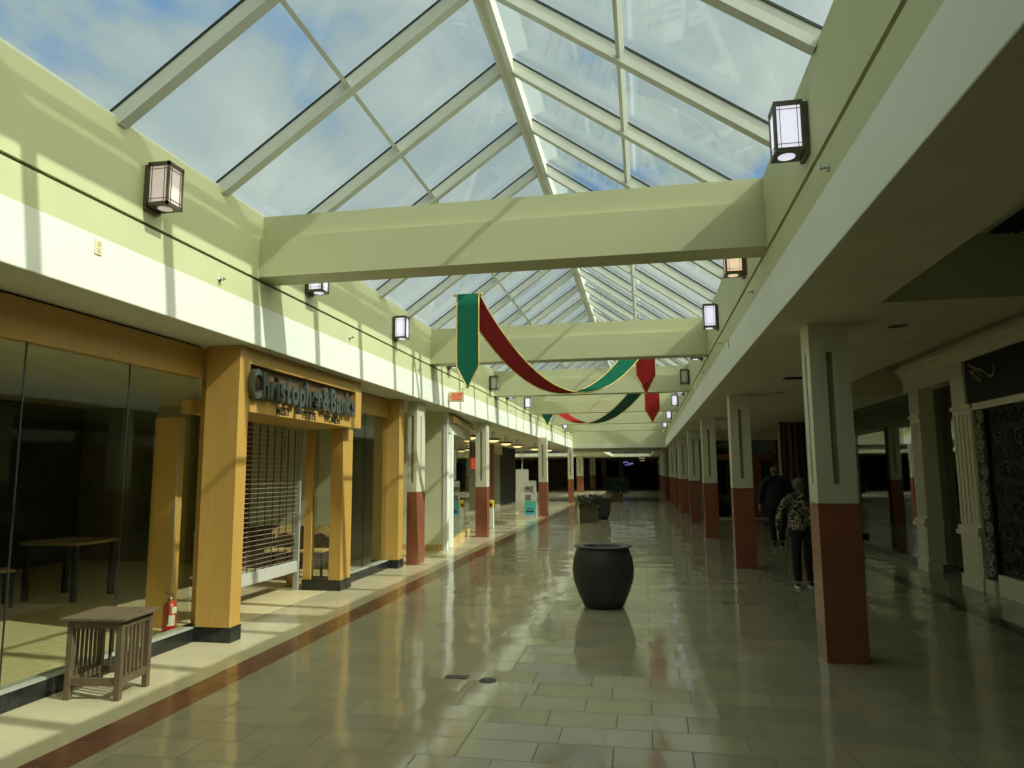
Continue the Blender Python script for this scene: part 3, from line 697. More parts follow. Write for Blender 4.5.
# ------------------------------------------------------------------ next shop on the left
mb = MB(); mb.use('lityellow').box(-6.75, -4.14, 14.35, 14.5, 0.12, ZS); mb.use('tanwood').box(-6.75, -4.13, 14.34, 14.5, 0, 0.12)
struct(mb.build('wall_left_bump'))
struct(B('trim_6', 'white', None, (-4.14, -4.05, 14.34, 14.46, 0, ZS), (-4.20, -4.12, 14.95, 15.10, 0, 2.5)), 'white corner trim beside the angled shop glass')
def angled():
    a = Vector((-4.12, 14.5)); b = Vector((-4.60, 18.4)); d = (b-a).normalized(); n = Vector((d.y, -d.x)); L_ = (b-a).length
    rz = math.atan2(d.y, d.x)
    root = bpy.data.objects.new('window_14', None); C.objects.link(root); root['kind'] = 'structure'; root['label'] = 'angled shop window with tan base and white header'
    root.location = (a.x, a.y, 0); root.rotation_euler.z = rz
    B('base', 'tanwood', root, (0.5, L_, -0.03, 0.05, 0, 0.14))
    B('pane', 'shopglass', root, (0.5, 2.2, -0.006, 0.006, 0.14, 2.45)); B('pane', 'shopglass', root, (2.2, L_, -0.006, 0.006, 0.14, 2.45))
    B('header', 'cream', root, (0, L_, -0.05, 0.06, 2.45, ZS-0.01)); B('molding', 'tanwood', root, (0, L_, -0.16, -0.05, 2.70, 2.80))
    B('frame', 'white', root, (0, 0.08, -0.04, 0.04, 0, 2.45), (0.42, 0.52, -0.04, 0.04, 0, 2.45))
    B('door_panel', 'white', root, (0.08, 0.42, -0.02, 0.02, 0, 2.45))
angled()
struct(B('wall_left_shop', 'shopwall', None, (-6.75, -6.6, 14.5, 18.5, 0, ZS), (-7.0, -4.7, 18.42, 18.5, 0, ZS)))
t = thing('display_rack', 'blue plastic rack standing behind the angled shop glass', 'rack', (-4.85, 16.4, 0))
for k in range(5): B('shelf', 'blue', t, (-0.16, 0.16, -0.2, 0.2, 0.2+0.24*k, 0.23+0.24*k))
for x in (-0.16, 0.13): B('upright', 'ledge', t, (x, x+0.03, -0.015, 0.015, 0, 1.35))
# recessed far left shops
struct(B('wall_left_far', 'shutter', None, (-7.1, -6.9, 18.5, 30.0, 0, ZS), (-7.1, -6.85, 31.3, 33.6, 0, 2.45)))
struct(B('wall_left_lintel', 'creamwall', None, (-7.1, -6.8, 31.3, 33.9, 2.45, ZS)))
struct(B('wall_left_opening', 'dark', None, (-7.1, -6.87, 33.6, YE-0.2, 0, ZS)))  # solid near-black slab stands in for the unlit depth of an opening
t = thing('wood_pillar', 'red brown wood pillar beside the grey shutter in the left arcade', 'pillar', (-6.8, 30.6, 0)); B('shaft', 'brown', t, (-0.15, 0.15, -0.6, 0.68, 0.12, ZS)); B('base', 'blackbase', t, (-0.17, 0.17, -0.62, 0.69, 0, 0.12))
t = thing('shop_banner', 'red hanging poster seen past the second left column', 'poster', (-6.875, 28.4, 1.75)); B('sheet', 'exitred', t, (-0.022, 0.02, -0.5, 0.5, 0.0, 0.45)); B('upper_sheet', 'brown', t, (-0.022, 0.02, -0.5, 0.5, 0.45, 0.95))
t = thing('partition_board', 'tall white freestanding board behind the poster stand', 'board', (-4.85, 28.2, 0)); B('board', 'whitep', t, (-0.25, 0.25, -0.03, 0.03, 0.05, 1.72)); B('foot', 'whitep', t, (-0.25, -0.19, -0.2, 0.2, 0, 0.05)); B('foot', 'whitep', t, (0.19, 0.25, -0.2, 0.2, 0, 0.05)); B('mast', 'whitep', t, (-0.015, 0.015, 0.03, 0.06, 0.05, 2.6))
t = thing('poster_stand', 'white and teal FREE poster stand beside the third left column', 'sign', (-4.04, 25.2, 0))
B('base', 'greywhite', t, (-0.23, 0.23, -0.12, 0.12, 0, 0.06)); B('panel', 'postertop', t, (-0.22, 0.22, -0.02, 0.02, 0.06, 1.30))
B('lower_poster', 'teal', t, (-0.205, 0.205, -0.026, -0.019, 0.09, 0.44)); B('middle_poster', 'mint', t, (-0.205, 0.205, -0.026, -0.019, 0.44, 0.58))
B('picture', 'posterpic', t, (-0.16, 0.03, -0.026, -0.019, 0.60, 0.80))
text_obj('lettering', 'FREE', 0.25, 0.004, 'letterface', t, (-0.185, -0.025, 0.92), (1,0,0), (0,0,1), 0.002, 0.6)
B('lettering', 'letterface', t, (-0.12, 0.12, -0.028, -0.024, 0.30, 0.325), (-0.14, -0.02, -0.028, -0.024, 0.18, 0.25), (0.0, 0.13, -0.028, -0.024, 0.18, 0.25), (0.10, 0.15, -0.024, -0.019, 0.84, 0.88))
t = thing('waste_bin', 'white bin with yellow top beyond the second left column', 'bin', (-4.40, 20.3, 0))
B('body', 'whitep', t, (-0.065, 0.065, -0.065, 0.065, 0, 0.58), bevel=0.01); B('lid', 'yellowp', t, (-0.072, 0.072, -0.072, 0.072, 0.58, 0.80), bevel=0.03); B('flap', 'black', t, (-0.04, 0.04, -0.076, -0.07, 0.63, 0.70))

# pendant bowls
def pendant():
    t = thing('pendant_lamp', 'p', 'lamp', (0, 0, 0), 0, 'bowl pendant lamps in the left arcade')
    MB().lathe([(0, -0.34), (0.08, -0.335), (0.17, -0.30), (0.21, -0.255), (0.20, -0.25), (0, -0.26)], n=24).build('bowl', 'bowlglow', t)
    MB().lathe([(0.205, -0.28), (0.225, -0.275), (0.225, -0.22), (0.205, -0.215), (0.205, -0.28)], n=24).build('ring', 'bronze', t)
    MB().lathe([(0, 0), (0.06, 0), (0.06, -0.02), (0, -0.02)], n=14).build('canopy', 'bronze', t)
    for k in range(3):
        a = k*2.094; MB().tube([(0.05*math.cos(a), 0.05*math.sin(a), -0.02), (0.05*math.cos(a), 0.05*math.sin(a), -0.19), (0.205*math.cos(a), 0.205*math.sin(a), -0.235)], 0.007, 5).build('stem', 'bronze', t)
    return t
pp = None
for i, (x, y) in enumerate(((-4.85, 19.6), (-4.62, 21.6), (-4.72, 24.2), (-4.74, 26.6), (-4.6, 30.0), (-4.25, 31.7))):
    lab = 'glowing amber bowl pendant under the left arcade, %s from the camera' % (ORD[i] if i else 'nearest one')
    if pp is None: pp = pendant(); pp.location = (x, y, ZS); pp['label'] = lab
    else: copy_thing(pp, (x, y, ZS), lab)

# exit sign
t = thing('exit_sign', 'red lettered EXIT sign hung on the left wall fascia', 'sign', (-3.60, 13.4, 3.08))
B('body', 'exitbody', t, (-0.155, 0.155, -0.03, 0.03, -0.10, 0.10), bevel=0.006); B('bracket', 'exitbody', t, (-0.17, -0.145, -0.02, 0.02, -0.05, 0.05))
text_obj('lettering', 'EXIT', 0.19, 0.004, 'exitred', t, (-0.10, -0.033, -0.066), (1,0,0), (0,0,1), 0.002, 0.58)
MB().prism([(-0.145, 0.0), (-0.118, 0.025), (-0.118, -0.025)], 'y', -0.036, -0.029).build('arrow', 'exitred', t)

# ------------------------------------------------------------------ holiday banners
def ribbon(mb, path, wv, top_m, bot_m, th=0.006, point=None):
    """cloth strip: path of centres, width vector wv; both faces have their own cloth"""
    rows = []
    n = len(path)
    for i, (p, f) in enumerate(path):
        p = Vector(p); d = (Vector(path[min(i+1, n-1)][0]) - Vector(path[max(i-1, 0)][0])).normalized()
        nr = Vector(wv).cross(d).normalized(); rows.append((p, nr, f))
    def strip(offs, m, u0, u1):
        mb.use(m); K = 7
        vv = [[mb.bm.verts.new(p + nr*offs + Vector(wv)*(u0+(u1-u0)*k/K)*f) for k in range(K+1)] for p, nr, f in rows]
        fs = []
        for a, b in zip(vv, vv[1:]):
            for k in range(K): fs.append(mb.bm.faces.new((a[k], a[k+1], b[k+1], b[k])))
        mb._tag(fs, True)
    strip(th/2, top_m, -0.5, 0.5); strip(-th/2, bot_m, -0.5, 0.5)
    for s in (-1, 1):
        edge = [p + Vector(wv)*0.5*s*f for p, nr, f in rows]
        mb.use('gold').tube(edge, 0.011, 6)

def banner(label, A, Bp, sag, length, length2, wv, top_m, bot_m, wires):
    A = Vector(A); Bp = Vector(Bp); t = thing('hanging_banner', label, 'banner', (A+Bp)/2, 0, 'holiday banners under the skylight')
    o = (A+Bp)/2
    path = []
    for k in range(7):   # first hanging tail
        z = -length + (length-0.36)*0 + 0.36*k/6*1.0
        path.append((A - o + Vector((0, -0.03, -length + 0.36*k/6)), max(0.03, k/6)))
    for k in range(1, 6): path.append((A - o + Vector((0, -0.03, -length + 0.36 + (length-0.36)*k/6)), 1.0))
    path.append((A - o + Vector((0, -0.015, 0.012)), 1.0)); path.append((A - o + Vector((0, 0.015, 0.012)), 1.0))
    for k in range(1, 24):
        u = k/24; p = A.lerp(Bp, u) + Vector((0, 0, -sag*(1-(2*u-1)**2)))
        path.append((p - o + Vector((0, 0, 0.0)), 1.0))
    path.append((Bp - o + Vector((0, -0.015, 0.012)), 1.0)); path.append((Bp - o + Vector((0, 0.015, 0.012)), 1.0))
    for k in range(0, 6): path.append((Bp - o + Vector((0, 0.03, -(length2-0.36)*k/6 - 0.02)), 1.0))
    for k in range(7): path.append((Bp - o + Vector((0, 0.03, -length2 + 0.36 - 0.36*k/6)), max(0.03, 1-k/6)))
    mb = MB(); ribbon(mb, path, wv, top_m, bot_m); mb.build('cloth', None, t, recalc=False)
    hw = Vector(wv)*0.58
    for P, n in ((A, wires[0]), (Bp, wires[1])):
        q = P - o
        mb = MB(); mb.tube([q - hw, q + hw], 0.011, 8)
        for s in (-1, 1):
            c = q + hw*s
            mb.tube([c - Vector(wv).normalized()*0.02*s, c, c + Vector(wv).normalized()*0.02*s, c + Vector(wv).normalized()*0.035*s], [0.012, 0.026, 0.022, 0.004], 8)
        mb.build('rod', 'gold', t)
        mb = MB()
        for s in (-1, 1): mb.tube([q + hw*0.9*s, q + Vector((0, 0, n))], 0.0022, 4)
        mb.build('hanging_wire', 'ledge', t)
banner('green and red banner swag hung from gold rods, nearest the camera', (-2.775, 11.03, 4.50), (0.08, 13.69, 4.20), 1.36, 1.56, 1.13, (0.37, 0, 0), 'green', 'redcloth', (0.43, 0.77))
banner('red and green banner swag hung behind the third crossbeam', (0.27, 20.34, 4.45), (-3.46, 25.66, 4.34), 1.22, 1.48, 1.02, (0.42, 0, 0), 'redcloth', 'green', (0.38, 0.10))

# ------------------------------------------------------------------ pot, floor plates, planters
t = thing('planter_pot', 'big charcoal round pot standing alone on the tiled floor', 'pot', (-0.52, 8.68, 0))
MB().lathe([(0, 0), (0.215, 0), (0.235, 0.02), (0.30, 0.16), (0.352, 0.31), (0.366, 0.43), (0.352, 0.56), (0.312, 0.67), (0.305, 0.69), (0.342, 0.697), (0.348, 0.705), (0.342, 0.713), (0.235, 0.708), (0.225, 0.70), (0.23, 0.60), (0, 0.60)], n=48).build('body', 'pot', t)
MB().lathe([(0, 0.615), (0.10, 0.62), (0.228, 0.606)], n=32).build('soil', 'soil', t)
t = thing('floor_plate', 'rectangular dark metal plate set in the floor tiles', 'floor plate', (-1.49, 5.57, 0), 0.02)
B('plate', 'black', t, (-0.085, 0.085, -0.035, 0.035, 0.0, 0.004)); B('rim', 'bronze', t, (-0.09, 0.09, -0.04, -0.035, 0, 0.005), (-0.09, 0.09, 0.035, 0.04, 0, 0.005))
t = thing('floor_drain', 'round dark drain cover set in the floor beside the rectangular plate', 'drain', (-1.23, 5.52, 0))
MB().lathe([(0, 0.004), (0.05, 0.004), (0.055, 0.0)], n=24).build('cover', 'black', t)
MB().lathe([(0.055, 0.0), (0.056, 0.005), (0.066, 0.005), (0.067, 0)], n=24).build('rim', 'bronze', t)

def foliage(mb, n, rad, h, z0, size=0.12):
    for k in range(n):
        a = random.uniform(0, 6.283); r = rad*math.sqrt(random.random()); z = z0 + h*random.random()
        c = Vector((r*math.cos(a), r*math.sin(a), z)); d = Vector((math.cos(a), math.sin(a), random.uniform(-0.3, 1.0))).normalized()
        s = d.cross(Vector((0, 0, 1))).normalized(); L_ = size*random.uniform(0.7, 1.3)
        up = s.cross(d)*0.15*L_
        vv = [mb.bm.verts.new(p) for p in (c, c + d*L_*0.5 + s*L_*0.22 + up, c + d*L_, c + d*L_*0.5 - s*L_*0.22 + up)]
        mb._tag([mb.bm.faces.new(vv)])
def planter_box(label, loc, w, d, h, fol, lip=0.03):
    t = thing('planter', label, 'planter', loc, 0)
    B('box', 'planter', t, (-w/2, w/2, -d/2, d/2, 0, h-0.06), (-w/2-lip, w/2+lip, -d/2-lip, d/2+lip, h-0.06, h), bevel=0.008)
    B('soil', 'soil', t, (-w/2+0.03, w/2-0.03, -d/2+0.03, d/2-0.03, h, h+0.02))
    mb = MB(); foliage(mb, *fol); mb.build('foliage', 'leaf', t)
    mb = MB()
    for k in range(7):
        a = k*0.9; mb.tube([(0.05*math.cos(a), 0.05*math.sin(a), h), (fol[1]*0.6*math.cos(a), fol[1]*0.6*math.sin(a), fol[3]+fol[2]*0.5)], 0.008, 5)
    mb.build('stem', 'planter', t)
planter_box('brown box planter with low green plants, left of the small dark pot', (-1.78, 22.9, 0), 0.56, 0.50, 0.52, (420, 0.34, 0.34, 0.50))
t = thing('planter_pot', 'small dark round pot beside the brown box planter', 'pot', (-1.42, 24.3, 0))
MB().lathe([(0, 0), (0.16, 0), (0.24, 0.2), (0.27, 0.45), (0.24, 0.7), (0.26, 0.74), (0.18, 0.74), (0.17, 0.66), (0, 0.66)], n=32).build('body', 'pot', t)
MB().lathe([(0, 0.67), (0.165, 0.665)], n=24).build('soil', 'soil', t)
planter_box('brown box planter with a tall dark bush, in the middle of the far hall', (-1.45, 38.6, 0), 0.62, 0.55, 0.42, (800, 0.56, 0.85, 0.42, 0.16))

# ------------------------------------------------------------------ right arcade
t = thing('air_vent', 'dark slotted air vent in the raised ceiling tray at the right', 'vent', (2.92, 5.6, ZS+0.5))
B('frame', 'vent', t, (-0.30, 0.36, -0.52, 0.14, -0.015, 0), )
for k in range(9): B('slat', 'dark', t, (-0.27+0.068*k, -0.235+0.068*k, -0.50, 0.12, -0.03, -0.015))
for i, (x, y) in enumerate(((2.28, 6.77), (2.25, 12.2))):
    t = thing('recessed_downlight', ['unlit round recessed downlight in the right arcade ceiling, nearest', 'unlit round recessed downlight in the right arcade ceiling, farther'][i], 'ceiling lamp', (x, y, ZS), 0, 'unlit downlights in the right arcade')
    MB().lathe([(0.085, 0), (0.10, -0.008), (0.11, -0.004), (0.11, 0), (0.085, 0)], n=24).build('trim_ring', 'rceil', t)
    MB().lathe([(0, -0.002), (0.085, -0.002), (0.085, 0.0)], n=24).build('lens', 'vent', t)
t = thing('air_vent', 'long dark ceiling vent behind the nearest right column', 'vent', (2.3, 10.3, ZS))
B('frame', 'vent', t, (-0.35, 0.45, -0.10, 0.10, -0.012, 0)); B('slat', 'dark', t, (-0.33, 0.43, -0.07, -0.03, -0.02, -0.012), (-0.33, 0.43, 0.0, 0.04, -0.02, -0.012))

XW = 4.35
struct(B('wall_right', 'rightpil', None, (XW+0.02, XW+0.5, YB, 13.0, 3.08, ZS+0.55), (XW+0.45, XW+0.55, YB, 10.3, 0, 3.08)))
mb = MB(); mb.prism([(XW-0.13, 3.27), (XW+0.02, 3.27), (XW+0.02, 3.06), (XW-0.02, 3.06), (XW-0.03, 3.11), (XW-0.08, 3.16), (XW-0.09, 3.22), (XW-0.13, 3.23)], 'y', YB, 12.85)
struct(mb.build('trim_7', 'rightpil'), 'cream crown moulding over the right shopfront')
struct(B('trim_8', 'rightpil', None, (XW-0.02, XW+0.3, 10.58, 12.85, 2.86, 3.08), (XW-0.01, XW+0.03, YB, 10.38, 2.37, 2.46)), 'cream lintel over the right shopfront')
def pilaster(label, y0, y1, depth):
    t = thing('fluted_pilaster', label, 'pilaster', (XW, (y0+y1)/2, 0), 0, 'cream fluted pilasters of the right shopfront'); h = (y1-y0)/2
    B('plinth', 'rightpil', t, (-0.05, depth, -h-0.02, h+0.02, 0, 0.16))
    B('pedestal', 'rightpil', t, (-0.025, depth, -h, h, 0.16, 0.70), (-0.035, -0.025, -h+0.06, h-0.06, 0.22, 0.64), bevel=0.006)
    B('pedestal_cap', 'rightpil', t, (-0.07, depth, -h-0.03, h+0.03, 0.70, 0.76), (-0.05, depth, -h-0.01, h+0.01, 0.76, 0.82))
    mb = MB(); mb.box(0.0, depth, -h, h, 0.82, 2.40)
    k = 0; nfl = 5; w = (2*h-0.04)/(nfl*2-1)
    for k in range(nfl): mb.box(-0.014, 0.0, -h+0.02+2*k*w, -h+0.02+(2*k+1)*w, 0.86, 2.34)
    mb.build('shaft', 'rightpil', t)
    B('capital', 'rightpil', t, (-0.03, depth, -h-0.015, h+0.015, 2.40, 2.46))
    mb = MB(); hn = min(h, 0.22); mb.box(0.0, depth, h-2*hn, h, 2.46, 2.86)
    if h < 0.25:
        for k in range(nfl): mb.box(-0.014, 0.0, -h+0.02+2*k*w, -h+0.02+(2*k+1)*w, 2.50, 2.82)
    mb.build('upper_shaft', 'rightpil', t)
pilaster('cream fluted pilaster beside the black scroll panel', 10.43, 11.03, 0.3)
pilaster('cream fluted pilaster left of the narrow dark glass', 12.26, 12.66, 0.32)
t = thing('scroll_panel', 'black scroll relief panel in the right shopfront', 'panel', (XW+0.06, 8.0, 0))
B('board', 'blackpanel', t, (0.0, 0.05, -4.0, 2.12, 0.26, 2.36)); B('base', 'rightpil', t, (-0.05, 0.05, -4.0, 2.12, 0, 0.26))
def spiral(cy, cz, r, turn, dr, x=-0.006, n=22):
    return [(x, cy + r*(1-0.85*k/n)*math.cos(turn + dr*k*0.42), cz + r*(1-0.85*k/n)*math.sin(turn + dr*k*0.42)) for k in range(n+1)]
mb = MB()
for i in range(10):
    for j in range(9):
        cy = -0.2 + i*0.24 + (0.12 if j % 2 else 0); cz = 0.42 + j*0.225
        if cy > 2.0: continue
        mb.tube(spiral(cy, cz, 0.11, random.uniform(0, 6), random.choice((-1, 1))), 0.014, 5)
mb.build('scroll_relief', 'scroll', t)
t = thing('relief_strip', 'pale scroll relief strip between pilaster and black panel', 'panel', (XW+0.01, 10.27, 0))
B('board', 'blackpanel', t, (0.0, 0.05, -0.15, 0.11, 0.17, 2.36)); B('plinth', 'rightpil', t, (-0.05, 0.04, -0.15, 0.10, 0, 0.17))
mb = MB()
for j in range(12):
    mb.tube(spiral(0.02*(-1)**j-0.02, 0.28 + j*0.182, 0.098, 1.6*j, (-1)**j), 0.017, 5)
mb.build('scroll_relief', 'scrollpale', t)
t = thing('shop_sign', 'black sign band with pale curled emblem above the scroll panel', 'sign', (XW+0.02, 8.0, 2.47))
B('board', 'blackpanel', t, (0, 0.06, -4.0, 2.57, 0, 0.59))
mb = MB(); pts = [(-0.012, 2.36 - 0.0*k, 0.50) for k in range(1)]
def curl(pp_): mb.tube([(-0.012, y, z) for y, z in pp_], 0.016, 6)
curl([(2.42, 0.52), (2.30, 0.47), (2.18, 0.43), (2.05, 0.40), (1.95, 0.34), (1.86, 0.29), (1.76, 0.30), (1.70, 0.36), (1.74, 0.42)])
curl([(2.36, 0.40), (2.22, 0.44), (2.12, 0.36), (2.02, 0.30), (2.12, 0.28), (2.2, 0.33)]); curl([(2.42, 0.44), (2.3, 0.38), (2.2, 0.30), (2.1, 0.25)])
mb.build('emblem', 'scrollpale', t)
# dark glass between and beyond the pilasters
w = bpy.data.objects.new('window_15', None); C.objects.link(w); w['kind'] = 'structure'; w['label'] = 'dark shop glass of the right shopfront'
B('pane', 'darkglass', w, (XW+0.22, XW+0.232, 11.04, 12.25, 0.12, 2.86)); B('pane', 'darkglass', w, (XW+0.10, XW+0.112, 12.70, 16.0, 0.12, ZS)); B('pane', 'darkglass', w, (XW+0.10, XW+0.112, 16.01, 19.5, 0.12, ZS))
B('base', 'blackbase', w, (XW+0.16, XW+0.28, 11.04, 12.25, 0, 0.12), (XW+0.04, XW+0.2, 12.70, 19.5, 0, 0.12))
struct(B('wall_right_shop', 'dark', None, (7.0, 7.2, 10.2, 25.2, 0, ZS), (4.9, 7.2, 25.2, 25.4, 0, ZS), (4.9, 7.0, 10.1, 10.3, 0, ZS), (4.9, 7.2, 10.1, 25.2, ZS, ZS+0.2), (4.8, 7.0, 10.3, 25.2, -0.1, 0), (XW+0.3, 4.95, 10.3, 13.0, 3.06, 3.1)))
# storefront facing us further along the right arcade
struct(B('wall_right_front', 'rceil', None, (2.15, 4.9, 25.0, 25.2, 2.62, ZS), (2.15, 2.25, 25.0, 25.2, 0, 2.62), (4.42, 4.9, 25.0, 25.2, 0, 2.62)))
struct(B('wall_right_mid', 'shopwall', None, (4.62, 4.8, 19.5, 25.0, 0, ZS), (4.44, 4.8, 19.5, 19.6, 0, ZS)))
struct(B('wall_right_far', 'dark', None, (2.15, 2.35, 25.2, YE, 0, ZS), (2.4, 2.6, YE, YF, 0, ZS)))
t = thing('shop_entrance', 'red brown framed dark glass shopfront behind the walking man', 'shopfront', (3.4, 25.0, 0))
B('frame', 'brown', t, (-1.15, 1.0, -0.06, 0.1, 1.98, 2.17), (-0.55+0.75, -0.35+0.8, -0.06, 0.1, 0, 1.98), (-1.15, -1.06, -0.06, 0.1, 0, 2.62), (0.92, 1.02, -0.06, 0.1, 0, 2.62), (-1.15, 1.0, -0.06, 0.1, 2.58, 2.62))
B('transom_glass', 'darkglass', t, (-1.06, 0.92, 0.0, 0.012, 2.17, 2.58)); B('door_glass', 'darkglass', t, (-1.06, 0.20, 0.0, 0.012, 0.06, 1.98)); B('door_glass', 'darkglass', t, (0.45, 0.92, 0.0, 0.012, 0.06, 1.98))
B('threshold', 'ledge', t, (-1.06, 0.92, -0.07, 0.1, 0, 0.05)); B('backing', 'dark', t, (-1.1, 1.0, 0.5, 0.55, 0, 2.62))
t = thing('drape', 'brown streaked drape hanging beside the right shop glass', 'curtain', (4.05, 19.6, 0))
mb = MB(); pts = []
for k in range(41): pts.append((-0.5 + k*0.025, 0.05*math.sin(k*1.1) + 0.02*math.sin(k*0.37)))
mb.prism(pts + [(x, y+0.015) for x, y in pts[::-1]], 'z', 0.1, 2.85); mb.build('fabric', 'curtain', t)
mb = MB(); mb.tube([(-0.52, 0.01, 2.845), (0.52, 0.01, 2.845)], 0.014, 8); mb.build('rod', 'bronze', t)
mb = MB(); mb.tube([(-0.55, -0.05, 0), (-0.55, -0.05, 2.86)], 0.02, 8); mb.build('pole', 'rightpil', t)
t = thing('display_panel', 'invented pale framed display panel beside the brown drape', 'panel', (4.18, 17.6, 0))  # made-up framed display panel, filler beside the drape
B('frame', 'rightpil', t, (-0.02, 0.02, -0.42, 0.42, 1.98, 2.04), (-0.02, 0.02, -0.42, -0.38, 0.2, 1.98), (-0.02, 0.02, 0.38, 0.42, 0.2, 1.98)); B('panel', 'curtain', t, (-0.01, 0.01, -0.38, 0.38, 0.2, 1.98)); B('foot', 'bronze', t, (-0.15, 0.15, -0.4, -0.36, 0, 0.2), (-0.15, 0.15, 0.36, 0.4, 0, 0.2))

# far end
t = thing('shop_sign', 'purple blue lit sign on the dark wall at the far end', 'sign', (-1.9, YF-0.02, 2.62))
mb = MB(); mb.tube([(-0.55, -0.03, 0.05), (-0.3, -0.03, 0.2), (0.0, -0.03, 0.05), (0.3, -0.03, -0.1), (0.6, -0.03, -0.02)], 0.07, 6).tube([(-0.4, -0.03, -0.15), (0.1, -0.03, -0.22), (0.5, -0.03, 0.08)], 0.05, 6); mb.build('tubing', 'purple', t)
B('board', 'dark', t, (-0.7, 0.75, -0.02, 0.0, -0.3, 0.24))
for i, y in enumerate((66, 80)):
    t = thing('ceiling_light', ['small lit ceiling light in the far hall, nearer one', 'small lit ceiling light in the far hall, farther one'][i], 'ceiling lamp', (-0.2, y, ZS), 0, 'ceiling lights in the far hall')
    B('frame', 'whitep', t, (-0.3, 0.3, -0.3, 0.3, -0.02, 0)); B('diffuser', 'bowlglow', t, (-0.26, 0.26, -0.26, 0.26, -0.03, -0.02))
struct(B('wall_far_front', 'creamwall', None, (-14, -5.8, 79, 79.2, 0, ZS), (-1.0, 2.4, YF-0.3, YF-0.05, 2.35, ZS)))

# ------------------------------------------------------------------ people
def skin_mesh(verts, edges, radii, sub=2, root=0):
    me = bpy.data.meshes.new('skin'); me.from_pydata([Vector(v) for v in verts], edges, []); me.update()
    o = bpy.data.objects.new('skin', me); C.objects.link(o)
    md = o.modifiers.new('s', 'SKIN'); md.use_smooth_shade = True; md.branch_smoothing = 0.6
    for i, d in enumerate(me.skin_vertices[0].data):
        r = radii[i]; d.radius = r if isinstance(r, tuple) else (r, r); d.use_root = (i == root)
    if sub: s2 = o.modifiers.new('u', 'SUBSURF'); s2.levels = sub; s2.render_levels = sub
    dg = bpy.context.evaluated_depsgraph_get(); dg.update()
    out = bpy.data.meshes.new_from_object(o.evaluated_get(dg)); C.objects.unlink(o); bpy.data.objects.remove(o)
    for p in out.polygons: p.use_smooth = True
    return out
class Sk:
    def __init__(self): self.v = []; self.e = []; self.r = []
    def add(self, p, r, parent=None):
        self.v.append(p); self.r.append(r)
        if parent is not None: self.e.append((parent, len(self.v)-1))
        return len(self.v)-1
    def chain(self, pts, parent=None):
        for p, r in pts: parent = self.add(p, r, parent)
        return parent
    def obj(self, name, m, parent, sub=2):
        me = skin_mesh(self.v, self.e, self.r, sub); me.materials.append(M[m])
        o = bpy.data.objects.new(name, me); C.objects.link(o); o.parent = parent; return o

